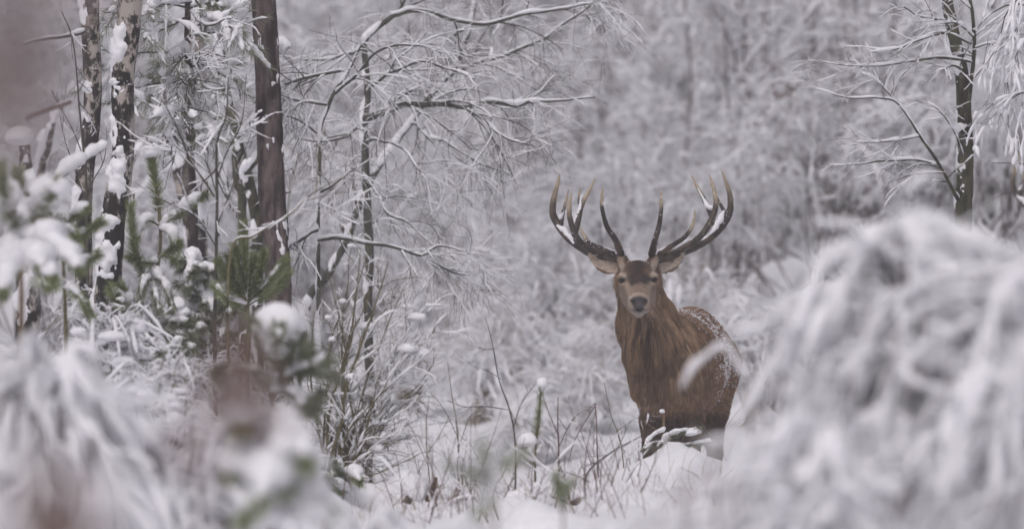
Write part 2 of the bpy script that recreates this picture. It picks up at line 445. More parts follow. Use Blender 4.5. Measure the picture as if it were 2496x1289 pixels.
def build_stag_body():
    s = Sdf((-.42, -.62, -.01), (.66, 1.72, 1.60), .0080)
    # trunk
    s.ell(bx_(-.01, .13, .965), (.185, .26, .245), .08)
    s.ell(bx_(.0, .50, .945), (.232, .44, .272), .10)
    s.ell(bx_(.0, .95, .975), (.215, .38, .235), .10)
    s.ell(bx_(.0, 1.25, 1.01), (.205, .25, .225), .10)
    s.cone(bx_(0, .1, 1.13), bx_(0, 1.3, 1.165), .07, .07, .08)
    s.ell(bx_(-.035, -.03, .885), (.115, .14, .15), .09)
    # neck with winter mane
    s.cone((HX+.005, -.15, 1.40), (-.045, -.02, 1.21), .078, .112, .05)
    s.cone((-.045, -.02, 1.21), (.03, .10, 1.04), .112, .165, .06)
    s.cone((HX+.015, -.19, 1.27), (-.025, -.125, 1.10), .066, .105, .06)
    s.cone((-.025, -.125, 1.10), (.035, -.065, .93), .108, .125, .06)
    # head
    s.ell((HX, -.235, 1.428), (.079, .10, .072), .04)
    s.ell((HX, -.290, 1.412), (.097, .070, .055), .03)
    s.cone((HX, -.285, 1.398), (HX, -.475, 1.313), .074, .047, .03)
    s.ell((HX, -.495, 1.300), (.049, .055, .046), .025)
    s.cone((HX, -.22, 1.325), (HX, -.47, 1.262), .066, .031, .03)
    for q in (-1, 1):
        s.ell((HX+q*.045, -.265, 1.35), (.044, .085, .06), .03)
        s.ell((HX+q*.072, -.322, 1.426), (.024, .020, .011), .012)         # brow
        s.ell((HX+q*.086, -.350, 1.402), (.022, .032, .0150), .008, sub=True) # socket
        s.ell((HX+q*.066, -.330, 1.380), (.018, .03, .012), .012)          # under the eye
        s.ell((HX+q*.030, -.552, 1.296), (.010, .022, .009), .005, sub=True)   # nostril
        s.ell((HX+q*.030, -.510, 1.270), (.024, .036, .022), .02)          # upper lip
        s.cone((HX+q*.062, -.215, 1.47), zl(700 if q < 0 else 945, 815, -.20), .028, .026, .02)  # pedicle
    s.ell((HX, -.535, 1.263), (.034, .02, .0035), .006, sub=True)             # mouth line
    # ears: cupped leaf shapes grown out of the head
    for a, b, q in EARS:
        ax = b-a; L = np.linalg.norm(ax); ax /= L
        nn = np.array([q*.30, -.95, -.05]); nn -= (nn@ax)*ax; nn /= np.linalg.norm(nn); vv = np.cross(ax, nn)
        def f(x, y, z, a=a, ax=ax, nn=nn, vv=vv, L=L):
            dx, dy, dz = x-a[0], y-a[1], z-a[2]
            u = (dx*ax[0]+dy*ax[1]+dz*ax[2])/L; v = dx*vv[0]+dy*vv[1]+dz*vv[2]; n = dx*nn[0]+dy*nn[1]+dz*nn[2]
            uc = np.clip(u, 0, 1)
            w_ = .024+.030*np.sin(np.clip(uc*1.15+.02, 0, 1)*math.pi)
            w_ = np.where(uc > .45, .0535*(1-((uc-.45)/.55)**1.7), w_)+.001
            n0 = 9.5*v*v-.012*np.sin(uc*math.pi)
            return np.maximum(np.maximum(np.abs(v)-w_, np.abs(n-n0)-.0085), np.maximum(u-1, -u-.15)*L)*.9
        s.put(f, np.minimum(a, b)-.07, np.maximum(a, b)+.07, .012)
    # legs
    for q in (-1, 1):
        c = .092*q
        s.cone(bx_(c, .10, .88), bx_(c, .17, .70), .105, .068, .05, .8)
        s.cone(bx_(c, .17, .70), bx_(c, .10, .40), .066, .038, .03)
        s.cone(bx_(c, .10, .40), bx_(c, .11, .12), .031, .022, .02)
        s.cone(bx_(c, .11, .12), bx_(c, .075, .035), .026, .024, .02)
        s.cone(bx_(c, .085, .035), bx_(c, .06, .012), .028, .030, .015)
        h = .115*q
        s.cone(bx_(h, 1.20, .95), bx_(h, 1.07, .72), .15, .085, .06)
        s.cone(bx_(h, 1.07, .72), bx_(h, 1.40, .50), .082, .036, .04)
        s.cone(bx_(h, 1.40, .50), bx_(h, 1.33, .12), .036, .024, .02)
        s.cone(bx_(h, 1.33, .12), bx_(h, 1.29, .035), .026, .025, .02)
        s.cone(bx_(h, 1.30, .035), bx_(h, 1.275, .012), .028, .030, .015)
    s.cone(bx_(0, 1.46, 1.06), bx_(0, 1.55, .92), .03, .02, .03)   # tail
    return s.mesh()
def g3(p, c, r):
    return np.exp(-(((p-np.asarray(c))/np.asarray(r))**2).sum(-1))
def mixc(a, b, t):
    return a*(1-t[:, None])+np.asarray(b)*t[:, None]
def ear_uv(p):
    best = np.zeros(len(p)); ed = np.zeros(len(p))
    for a, b, q in EARS:
        ax = b-a; L = np.linalg.norm(ax); ax = ax/L
        u = ((p-a)@ax)/L; d = np.linalg.norm((p-a)-np.outer(u*L, ax), axis=1)
        m = (u > .08) & (u < 1.08) & (d < .075)
        best = np.where(m, 1., best); ed = np.where(m, np.maximum(d/.05, u**3), ed)
    return best, ed
def hide_col(p, nr):
    n1 = fbm(p*9, 3); n2 = fbm(p*np.array([60, 60, 14.]), 2)
    c = np.tile(np.array([.180, .106, .066]), (len(p), 1))
    c = mixc(c, (.245, .155, .10), sst(.4, .75, n1))
    neck = sst(.16, -.02, p[:, 1])*sst(.70+.10*(n1-.5), 1.0, p[:, 2])
    c = mixc(c, (.185, .125, .080), neck*.85)
    c = mixc(c, (.085, .052, .034), sst(.5, .7, n2)*.6*neck)
    c = mixc(c, (.060, .040, .030), g3(p, (.0, -.13, .98), (.055, .2, .16))*.75)
    c = mixc(c, (.052, .037, .030), np.clip(g3(p, (HX+.02, -.26, 1.185), (.055, .16, .055))*1.1, 0, 1)*sst(.45, .6, n2))
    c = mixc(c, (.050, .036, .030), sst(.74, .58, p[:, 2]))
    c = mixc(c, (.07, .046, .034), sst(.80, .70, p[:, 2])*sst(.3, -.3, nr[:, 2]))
    head = sst(-.13, -.22, p[:, 1])*sst(1.20, 1.245, p[:, 2])*sst(-.14, -.27, p[:, 1]+(1.36-p[:, 2])*.55)
    X = p[:, 0]-HX; Z = p[:, 2]; front = sst(-.12, -.2, p[:, 1])
    n3 = fbm(p*45, 3)
    c = mixc(c, (.255, .190, .142), head)
    c = mixc(c, (.175, .125, .094), head*np.exp(-(X/.036)**2)*sst(1.30, 1.35, Z)*.8)
    c = mixc(c, (.34, .27, .215), head*sst(.035, .07, np.abs(X))*sst(1.36, 1.30, Z)*.55)
    c = mixc(c, (.30, .235, .18), head*np.exp(-((np.abs(X)-.052)/.014)**2)*sst(1.40, 1.375, Z)*.6)
    wf = .068-.8*np.maximum(1.41-Z, 0)+.035*(n3-.5)
    dk = front*sst(wf+.012, wf-.012, np.abs(X))*sst(1.365, 1.395, Z+.04*(n3-.5))
    c = mixc(c, (.036, .027, .025), np.clip(dk, 0, 1)*(.86+.14*sst(.4, .6, n3)))
    c = mixc(c, (.155, .090, .052), dk*np.exp(-((np.abs(X)-.042)/.017)**2)*sst(1.42, 1.445, Z)*sst(.42, .6, n3))
    for e in EYES:
        q = np.sign(e[0]-HX); d2 = lambda o, r: np.exp(-((p[:, 0]-e[0]-o[0])/r[0])**2-((Z-e[2]-o[1])/r[1])**2)
        c = mixc(c, (.40, .32, .255), np.clip(d2((-q*.003, .024), (.020, .014))*1.25, 0, 1)*front)
        c = mixc(c, (.36, .285, .225), np.clip(d2((q*.004, .070), (.016, .020))*1.1, 0, 1)*front)
        c = mixc(c, (.33, .25, .20), np.clip(d2((-q*.012, -.018), (.018, .010)), 0, 1)*front*.7)
        c = mixc(c, (.045, .034, .030), np.clip(d2((0, -.001), (.0175, .0105))*1.4, 0, 1)*front)
    tipm = sst(-.455, -.475, p[:, 1])
    er = np.sqrt((X/.049)**2+((Z-1.292)/.047)**2)
    c = mixc(c, (.24, .180, .140), tipm*sst(1.05, .9, er)*sst(1.28, 1.30, Z))
    c = mixc(c, (.40, .33, .275), np.exp(-((er-.97)/.10)**2)*sst(1.275, 1.30, Z)*tipm*.85)
    c = mixc(c, (.29, .235, .20), tipm*sst(1.285, 1.265, Z)*sst(.8, .5, np.abs(X)/.07))
    c = mixc(c, (.38, .335, .30), sst(-.43, -.46, p[:, 1])*sst(1.262, 1.25, Z)*sst(.05, .035, np.abs(X)))
    hw = np.interp(Z, [1.252, 1.262, 1.30, 1.312, 1.326], [.012, .018, .042, .040, .0])
    nose = np.abs(X)/np.maximum(hw, 1e-4)
    nm = sst(1.12, .92, nose)*sst(-.500, -.512, p[:, 1])
    c = mixc(c, (.040, .036, .040), nm)
    c = mixc(c, (.08, .075, .078), nm*np.exp(-((X)/.018)**2-((Z-1.280)/.022)**2))
    c = mixc(c, (.012, .010, .010), nm*np.exp(-((np.abs(X)-.030)/.009)**2-((Z-1.296)/.008)**2))
    c = mixc(c, (.05, .04, .038), np.exp(-(X/.026)**2-((Z-1.2545)/.004)**2)*tipm)
    ear, ed = ear_uv(p)
    inner = ear*sst(.0, -.35, nr[:, 1])
    c = mixc(c, (.10, .066, .048), ear*.9)
    c = mixc(c, (.40, .325, .265), inner*sst(.98, .80, ed))
    c = mixc(c, (.10, .07, .055), inner*sst(.56, .70, fbm(p*40, 2))*.75*sst(.75, .4, ed))
    lum = c@np.array([.35, .5, .15])
    c = (c*.90+lum[:, None]*.10)*1.24
    hoofm = sst(.06, .045, p[:, 2])
    c = mixc(c, (.022, .02, .018), hoofm)
    return c, head, ear, nm, neck
def vnormals(V, Q):
    n = np.cross(V[Q[:, 2]]-V[Q[:, 0]], V[Q[:, 3]]-V[Q[:, 1]])
    o = np.zeros_like(V)
    for k in range(4): np.add.at(o, Q[:, k], n)
    return nrm(o), n
STAG = np.array([SX0, SY0, 0.0])
def hair_object(name, pts, rad, col, mat, parent):
    K, n, _ = pts.shape
    hc = bpy.data.hair_curves.new(name)
    hc.add_curves([n]*K)
    hc.attributes["position"].data.foreach_set("vector", pts.astype(np.float32).ravel()) if "position" in hc.attributes else hc.points.foreach_set("position", pts.astype(np.float32).ravel())
    ra = hc.attributes.get("radius") or hc.attributes.new("radius", 'FLOAT', 'POINT')
    ra.data.foreach_set("value", rad.astype(np.float32).ravel())
    ca = hc.attributes.new("Col", 'FLOAT_COLOR', 'CURVE')
    ca.data.foreach_set("color", np.concatenate([col, np.ones((K, 1))], 1).astype(np.float32).ravel())
    hc.materials.append(mat)
    o = bpy.data.objects.new(name, hc); sc.collection.objects.link(o); o.parent = parent
    return o
def make_stag():
    root = thing("stag", STAG, "red deer stag with wide snow-flecked antlers, standing and staring straight at the camera", "deer")
    V, Q = build_stag_body()
    VN, FN = vnormals(V, Q)
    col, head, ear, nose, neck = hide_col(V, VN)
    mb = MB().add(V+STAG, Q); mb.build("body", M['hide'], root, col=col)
    # ---- coat: strands sampled over the hide
    area = np.linalg.norm(FN, axis=1)/2; fc = V[Q].mean(1)
    fcol, fh, fe, fn_, fk = hide_col(fc, nrm(FN))
    den = 42000*(1-fk)+125000*fk; den = den*(1-fh)+170000*fh; den = np.where(fe > .5, 90000, den)
    den = den*(1-fn_)*np.where(fc[:, 2] < .05, 0, 1)
    den = np.where((fc[:, 2] < .55), den*.5, den)
    cnt = rng.poisson(area*den); f = np.repeat(np.arange(len(Q)), cnt); K = len(f)
    a, b = rng.uniform(0, 1, (2, K, 1))
    p = (V[Q[f, 0]]*(1-a)+V[Q[f, 1]]*a)*(1-b)+(V[Q[f, 3]]*(1-a)+V[Q[f, 2]]*a)*b
    nr = nrm(FN[f])
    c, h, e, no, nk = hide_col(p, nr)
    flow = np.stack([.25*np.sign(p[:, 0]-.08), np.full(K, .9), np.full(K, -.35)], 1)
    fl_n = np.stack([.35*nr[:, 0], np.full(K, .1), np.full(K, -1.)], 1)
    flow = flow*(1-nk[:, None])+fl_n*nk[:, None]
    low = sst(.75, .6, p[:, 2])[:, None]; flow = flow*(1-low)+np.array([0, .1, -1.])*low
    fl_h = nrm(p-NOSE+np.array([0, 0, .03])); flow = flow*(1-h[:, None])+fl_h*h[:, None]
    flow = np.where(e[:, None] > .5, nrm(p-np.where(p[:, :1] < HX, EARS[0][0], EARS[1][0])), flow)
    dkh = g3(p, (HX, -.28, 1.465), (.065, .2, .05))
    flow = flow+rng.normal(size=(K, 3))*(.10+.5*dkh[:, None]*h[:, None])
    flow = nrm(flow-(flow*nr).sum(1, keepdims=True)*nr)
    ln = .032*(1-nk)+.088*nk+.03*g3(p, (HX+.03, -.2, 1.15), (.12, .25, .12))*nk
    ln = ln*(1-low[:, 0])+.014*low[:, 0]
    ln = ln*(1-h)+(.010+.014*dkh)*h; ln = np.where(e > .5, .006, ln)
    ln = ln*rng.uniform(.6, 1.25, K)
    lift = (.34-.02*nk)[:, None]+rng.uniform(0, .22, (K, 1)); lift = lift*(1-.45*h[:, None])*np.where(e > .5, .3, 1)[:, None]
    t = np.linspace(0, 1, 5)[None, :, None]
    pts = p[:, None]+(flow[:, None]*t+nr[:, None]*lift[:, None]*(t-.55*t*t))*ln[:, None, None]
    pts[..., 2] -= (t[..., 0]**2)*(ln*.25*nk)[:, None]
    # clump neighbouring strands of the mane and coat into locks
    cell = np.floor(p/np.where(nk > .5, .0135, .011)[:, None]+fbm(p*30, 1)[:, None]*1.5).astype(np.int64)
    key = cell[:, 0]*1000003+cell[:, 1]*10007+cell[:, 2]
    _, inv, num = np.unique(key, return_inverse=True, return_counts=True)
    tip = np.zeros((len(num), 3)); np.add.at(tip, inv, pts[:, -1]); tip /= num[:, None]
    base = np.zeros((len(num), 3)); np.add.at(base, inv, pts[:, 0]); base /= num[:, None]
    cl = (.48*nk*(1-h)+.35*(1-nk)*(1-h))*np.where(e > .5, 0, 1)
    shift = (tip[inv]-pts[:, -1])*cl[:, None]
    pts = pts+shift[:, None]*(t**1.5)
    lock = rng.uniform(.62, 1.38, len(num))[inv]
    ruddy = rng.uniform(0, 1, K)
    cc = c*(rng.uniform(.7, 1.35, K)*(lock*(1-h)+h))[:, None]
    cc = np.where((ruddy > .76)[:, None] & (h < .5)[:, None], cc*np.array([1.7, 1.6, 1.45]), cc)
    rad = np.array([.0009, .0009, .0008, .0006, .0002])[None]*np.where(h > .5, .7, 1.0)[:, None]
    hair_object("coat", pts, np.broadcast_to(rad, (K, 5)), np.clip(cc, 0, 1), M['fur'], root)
    # ---- eyes
    for eye in EYES:
        q = np.sign(eye[0]-HX)
        eo = blob(MB(), STAG+eye+np.array([-q*.006, -.003, 0]), (.0185, .0185, .0160), amp=0, flat=1.).build("eye", M['eye'], root)
    # ---- antlers
    def horn(spec, name, parent, tan=.62, seed=0):
        C = np.array([zl(a, b, y) for a, b, y, r in spec]); W = np.array([r for *_, r in spec])/1000.
        P, Rr = smooth3(C, W, 46)
        t = np.linspace(0, 1, 46)
        Rr = Rr*(1+.10*(vn(P*38+seed)-.5)); Rr[0, -1] = .0006; Rr[0, 0] = .001; Rr[0, 1] *= .8; Rr[0, -2] = min(Rr[0, -2], .003)
        m = MB(); tubes(m, P+STAG, Rr, 14)
        V0 = m.V[0].reshape(46, 14, 3)
        th = np.arange(14)/14*2*math.pi
        rid = (vn(np.stack([np.cos(th)*2.4+seed, np.sin(th)*2.4, th*0], -1))-.5)
        ctr = (P[0]+STAG)[:, None]
        V1 = ctr+(V0-ctr)*(1+.22*rid[None, :, None]+.42*(1-t)[:, None, None]*(fbm(V0*95, 3)-.5)[..., None])
        m.V[0] = V1.reshape(-1, 3)
        q = fbm(V1*28, 3)
        tt = np.clip((t[:, None]+(q-.5)*.28-tan)/(.22), 0, 1)
        dark = np.array([.034, .027, .024]); mid = np.array([.095, .070, .052]); pale = np.array([.37, .305, .225])
        cl = dark+(mid-dark)*sst(.45, .7, fbm(V1*np.array([60, 60, 18]), 2))[..., None]
        cl = cl*(1-tt[..., None])+pale*(.75+.5*q[..., None])*tt[..., None]
        cl = cl.reshape(-1, 3)
        return m.build(name, M['antler'], parent, col=cl), P, Rr
    specs = {
     'L': dict(beam=[(705, 815, -.19, 25), (600, 792, -.14, 21), (500, 778, -.08, 19), (400, 740, -.01, 18), (270, 640, .08, 18), (188, 530, .14, 19), (152, 440, .15, 18), (165, 320, .13, 14), (192, 220, .12, 10), (209, 138, .11, 3)],
       tines=[[(700, 795, -.20, 20), (645, 660, -.26, 15.5), (580, 560, -.31, 12.5), (545, 440, -.34, 10.5), (536, 340, -.35, 9), (549, 238, -.34, 3)],
        [(640, 775, -.17, 15), (560, 735, -.18, 13), (450, 690, -.20, 11.5), (395, 620, -.21, 9.5), (364, 545, -.20, 3)],
        [(575, 785, -.12, 17), (430, 725, -.12, 16), (335, 630, -.12, 15), (292, 510, -.10, 14), (282, 410, -.08, 12), (303, 285, -.06, 3)],
        [(215, 550, .13, 13), (232, 450, .16, 10), (258, 350, .18, 7.5), (277, 257, .19, 2.5)],
        [(300, 655, .07, 13), (340, 560, .12, 14), (375, 400, .18, 13), (430, 290, .21, 9.5), (490, 170, .23, 2.5)],
        [(362, 420, .18, 9), (360, 330, .20, 7), (368, 252, .21, 2.5)]]),
     'R': dict(beam=[(940, 815, -.19, 25), (1040, 795, -.14, 21), (1240, 730, -.02, 19), (1390, 645, .07, 18), (1490, 540, .13, 19), (1542, 440, .15, 18), (1548, 330, .14, 14), (1520, 225, .12, 10), (1474, 103, .11, 3)],
       tines=[[(925, 795, -.20, 20), (948, 690, -.26, 15.5), (985, 560, -.31, 12.5), (1002, 440, -.34, 10.5), (1006, 350, -.35, 9), (1003, 263, -.34, 3)],
        [(975, 785, -.17, 15), (1080, 710, -.18, 13), (1180, 645, -.20, 11.5), (1250, 550, -.21, 9.5), (1271, 420, -.20, 3)],
        [(1050, 790, -.12, 17), (1190, 722, -.12, 16), (1310, 635, -.12, 16), (1390, 520, -.10, 16), (1432, 400, -.08, 13), (1418, 260, -.06, 10), (1381, 138, -.05, 3)],
        [(1520, 480, .14, 11), (1480, 400, .17, 9), (1432, 310, .19, 7), (1388, 218, .20, 2.5)],
        [(1440, 590, .10, 13), (1400, 480, .15, 12), (1340, 340, .20, 11), (1285, 240, .22, 8.5), (1239, 148, .24, 2.5)]])}
    for sd, S in specs.items():
        bo, BP, BR = horn(S['beam'], "antler", root, .66, seed=3 if sd == 'L' else 9)
        for i, tn in enumerate(S['tines']):
            horn(tn, "tine", bo, .60 if i < 3 else .45, seed=i*5+20)
        # snow lodged in the forks
        sm = MB()
        if sd == 'L':
            runs = [[(185, 545, .11, 9), (240, 580, .09, 18), (290, 640, .05, 12), (320, 690, .02, 5)], [(325, 560, .12, 6), (340, 480, .15, 13), (365, 400, .17, 11), (375, 300, .19, 5)],
                    [(205, 500, .13, 6), (215, 475, .14, 10), (240, 440, .15, 3)], [(405, 655, -.20, 3), (470, 690, -.19, 5), (640, 745, -.18, 5)]]
        else:
            runs = [[(1380, 620, .03, 5), (1440, 550, .08, 17), (1475, 480, .12, 20), (1500, 430, .13, 8)], [(1290, 250, .20, 3), (1340, 340, .19, 8), (1385, 405, .16, 17), (1425, 410, .13, 9)],
                    [(1110, 730, -.12, 3), (1180, 680, -.12, 6), (1255, 640, -.12, 3)], [(975, 742, -.18, 4), (1010, 735, -.18, 7), (1060, 705, -.18, 3)]]
        for r in runs:
            C = np.array([zl(a, b, y) for a, b, y, _ in r])+STAG; W = np.array([q for *_, q in r])/1000.*.8
            P, Rr = smooth3(C, W, 30); tubes(sm, P, Rr, 10, 1.0, .9, 75)
        allp = np.concatenate([BP[0, 4:40]]+[smooth3(np.array([zl(a, b, y) for a, b, y, _ in t_]), np.ones(len(t_)), 40)[0][0] for t_ in S['tines'][:4]])+STAG
        for q in allp[rng.integers(0, len(allp), 60)]:
            blob(sm, q+np.array([rng.normal()*.008, -.012, rng.normal()*.008+.004]), rng.uniform(.002, .0045, 3), seed=rng.uniform(0, 99), nu=7, nv=5)
        for t_ in [S['beam']]+S['tines']:
            PQ, RQ = smooth3(np.array([zl(a, b, y) for a, b, y, _ in t_])+STAG, np.array([q for *_, q in t_])/1000., 30)
            snowline(sm, PQ[:, 3:-5], RQ[:, 3:-5], .0028, .18, 6, 60, .46, .9, .3, .35, len(t_)*3, 30, .007)
        sm.build("snow", M['snow'], bo)["kind"] = "stuff"
    # ---- snow dusted over back, flank and brow
    vis = np.where(VN[:, 1] > -2)[0]
    P = V[vis]; Nn = VN[vis]
    wgt = sst(.25, .8, Nn[:, 2])*sst(.1, .3, P[:, 1])*sst(.48, .66, fbm(P*7, 3))*1.1
    wgt += sst(.05, .5, Nn[:, 0])*sst(.2, .4, P[:, 1])*(g3(P, bx_(.24, .62, .88), (.2, .10, .09))*2.6+g3(P, bx_(.24, 1.0, .98), (.2, .14, .10))*2.6)*sst(.35, .6, fbm(P*22, 2))
    wgt += 3.0*(g3(P, (.235, .35, .888), (.040, .5, .050))+.8*g3(P, (.335, .6, .955), (.030, .6, .060)))*sst(.1, .4, Nn[:, 0])*sst(.05, .2, P[:, 1])*sst(.38, .55, fbm(P*30, 2))
    wgt += .8*g3(P, (HX, -.28, 1.48), (.05, .08, .03))*sst(.45, .6, fbm(P*30, 2))
    wgt += .10*sst(.15, .4, Nn[:, 0])*sst(.15, .3, P[:, 1])*sst(.8, .95, P[:, 2])
    ii = rng.choice(len(P), 2400, p=wgt/wgt.sum())
    sm = MB()
    for k in ii:
        hd = P[k, 1] < -.1
        c0 = P[k]+Nn[k]*(rng.uniform(.006, .014) if hd else rng.uniform(.004, .018))+rng.normal(size=3)*.004+STAG
        r = rng.uniform(.0012, .0026) if hd else rng.uniform(.0012, .0038)
        blob(sm, c0, (r*rng.uniform(.8, 1.5), r*rng.uniform(.8, 1.6), r), seed=k*.37, nu=6, nv=4, amp=.3)
    sm.build("snow_dusting", M['snow'], root)["kind"] = "stuff"
    return root
stag = make_stag()
def copy_tree(o, parent=None, seen=0):
    c = o.copy(); sc.collection.objects.link(c); c.parent = parent
    for ch in list(o.children): copy_tree(ch, c)
    return c
stag2 = copy_tree(stag)
stag2.location = ((2471-1248)/FPX*36.0+.522, 36.0, 2.14-1.925)
stag2["label"] = "second stag at the right edge of the picture, only a curved antler showing"
# ------------------------------------------------------------------ plants: helpers
def stuff(o): o["kind"] = "stuff"; return o
def gz(x, y): return float(ground(np.array([x]), np.array([y]))[0])
def down(pts, dx=0., grow_=1.15):
    """carry a stem given in picture coordinates on down into the ground below it"""
    a = pts[-1]; d = float(dm(a[2])); x = (a[0]+dx-1248)/FPX*d
    py = 644.5+(CZ-gz(x, d)+.06)/d*FPX
    if py > a[1]+5: pts = pts+[(a[0]+dx, py, a[2], a[3]*grow_)]
    return pts
def base_of(P):
    b = P[0, -1] if P[0, -1, 2] < P[0, 0, 2] else P[0, 0]
    return (float(b[0]), float(b[1]), gz(b[0], b[1]))
def trunk(root, pts, mat, sides=28, rings=150, amp=.08, fz=(60, 60, 14), snow=None, name="trunk", seed=0):
    P, Rr = smooth_poly(pts, rings)
    P = wob(P, .012, 4, seed)
    m = MB(); tubes(m, P, Rr, sides)
    V = m.V[0].reshape(rings, sides, 3); C = P[0][:, None]; D = V-C
    n_ = fbm(V*np.array(fz)+seed, 3)-.5
    m.V[0] = (C+D*(1+amp*2*n_[..., None])).reshape(-1, 3)
    o = m.build(name, mat, root)
    if snow:
        dr, t, cov, sc_ = snow            # facing direction, thickness in m, coverage, patch scale
        dn = nrm(D); f = dn@nrm(np.array(dr, float))
        q = fbm(V*np.array([sc_, sc_, sc_*.8])+seed+50, 4)
        th = t*np.clip((f*.55+(q-.5)*3.0+cov), -1.2, 1.0)
        th = np.where(th > 0, np.minimum(th*2.2, t*(.6+.8*q)), th)-.003
        s = MB(); VS = V+dn*th[..., None]
        i = np.arange(rings*sides).reshape(rings, sides); j = np.roll(i, -1, 1)
        Q = np.stack([i[:-1], j[:-1], j[1:], i[1:]], -1).reshape(-1, 4)
        keep = (th.reshape(-1)[Q] > -.004).any(1)
        s.add(VS, Q[keep]); stuff(s.build("snow", M['snow'], o))
    return o, P, Rr
def limb(root, pts, mat, m=46, k=8, w=.03, a=.006, b=.9, gap=.2, name="limb", snow=True, seed=0, cap=.05, hmin=.25):
    P, Rr = smooth_poly(pts, m); P = wob(P, w, 5, seed+3)
    mb = MB(); tubes(mb, P, Rr, k, lump=.12); o = mb.build(name, mat, root)
    if snow:
        s = MB(); snowline(s, P, Rr, a, b, 7, m*2, gap, 1.0, .25, hmin, seed, cap=cap); stuff(s.build("snow", M['snow'], o))
    return o, P, Rr
def fine(root, sets, mat, name="twigs", k=4, a=.004, b=1.0, gap=.3, snow=True, ks=5, m=None, dense=1.25, seed=0, cap=.02):
    mb = MB(); s = MB()
    for P, Rr in sets:
        tubes(mb, P, Rr, k)
        if snow: snowline(s, P, Rr, a, b, ks, m or int(P.shape[1]*dense), gap, 1.05, 0, .25, seed, cap=cap)
    o = stuff(mb.build(name, mat, root))
    if snow: stuff(s.build("snow", M['snow'], o))
    return o
def shoot(root, pts, nd=420, L=(.045, .068), a=.016, b=1.0, gap=.3, mat='needle', name="shoot", cap=.06, seed=0, side=0, t0=.12, stem='twig_olive', lump=.38, ang=(.45, .95), wd=.0024, sp=.7):
    """a pine shoot: woody stem, needles round it, a load of snow along its top"""
    P, Rr = smooth_poly(pts, 14); P = wob(P, .012, 9, seed)
    PS, RS = P, Rr
    mb = MB(); tubes(mb, P, Rr, 6)
    nb = MB(); s = MB()
    needles(nb, P, nd, L, ang, wd, t0)
    snowline(s, P, Rr, a, b, 8, 32, gap, .85, lump, .2, seed, 14, cap)
    if side:
        L0 = float(np.linalg.norm(P[0, -1]-P[0, 0]))
        Q_, qr = grow(P, Rr, side, (L0*.3*sp/.7, L0*.55*sp/.7), (.6, 1.1), .2, .1, 8, .7, .25, .95, flat=.4)
        tubes(mb, Q_, qr, 4); needles(nb, Q_, int(nd*.55), L, ang, wd, .1)
        snowline(s, Q_, qr, a*.75, b, 6, 15, gap, .85, lump, .2, seed+4, 14, cap)
    o = mb.build(name, M[stem], root)
    stuff(nb.build("needles", M[mat], o))
    if a > 0: stuff(s.build("snow", M['snow'], o))
    return o
def snowball(root, px, py, d, rpx, seed=0, name="snow_cap", flat=.6, sq=.85, amp=.18):
    r = rpx/FPX*float(dm(d))
    return blob(MB(), U(px, py, d), (r, r, r*sq), seed, amp, 36, 22, 1.3, flat).build(name, M['snow'], root)
def catkins(root, P, n, seed=0):
    idx = rng.integers(0, len(P), n); j = rng.integers(P.shape[1]//2, P.shape[1], n)
    S = P[idx, j]; L = rng.uniform(.018, .032, n)
    mb = MB()
    pts = S[:, None]+np.array([0, 0, -1.])*np.linspace(0, 1, 5)[None, :, None]*L[:, None, None]+rng.normal(size=(n, 1, 3))*.004*np.linspace(0, 1, 5)[None, :, None]
    tubes(mb, pts, np.tile(np.array([.0006, .0030, .0034, .003, .0006]), (n, 1)), 5)
    return stuff(mb.build("catkins", M['catkin'], root))
def arch_stems(c, n, h, reach, seed, az=(0, 6.283), m=14, drop=.55, jit=.15, rlo=.35, flo=.2, hlo=.55):
    r = np.random.default_rng(seed)
    ph = r.uniform(az[0], az[1], n)[:, None]; t = np.linspace(0, 1, m)[None]
    rq = r.uniform(rlo, 1.1, n)[:, None]; rr = reach*rq
    hh = h*r.uniform(hlo, 1.05, n)[:, None]
    fall = r.uniform(flo, drop, n)[:, None]
    x = rr*(t**1.25)*np.cos(ph); y = rr*(t**1.25)*np.sin(ph)
    z = hh*(1-(1-np.minimum(t/.62, 1))**2)-hh*fall*np.maximum(t-.55, 0)**1.6/(.45**1.6)
    if flo > .5:      # a full dome: quick rise, then an even arch out and down to the ground
        q = np.clip((t-.28)/.72, 0, 1); e = .10+.90*q**.85
        x = rr*np.minimum(t/.28, 1)*e*np.cos(ph); y = rr*np.minimum(t/.28, 1)*e*np.sin(ph)
        z = hh*np.where(t < .28, np.sin(np.minimum(t/.28, 1)*math.pi/2), np.cos(math.pi/2*(q*fall)**1.35))
    P = np.stack([x, y, z], -1)+np.array(c)
    k = r.normal(size=(n, 1, 3))*jit*h; P = P+k*np.array([1, 1, 0])*.5*(1-t[..., None]*.0)
    P[:, 0] = np.array(c)+r.normal(size=(n, 3))*max(.06, .17*reach)*np.array([1, 1, 0])-np.array([0, 0, .05])
    P = wob(P, .10*h*.6, 2.2/max(h, .5), seed)
    if flo > .5: P = wob(P, .16, 5.5, seed+3)
    R0 = .006*h**.5*r.uniform(.6, 1.2, n)[:, None]
    return P, R0*(1-.75*t)
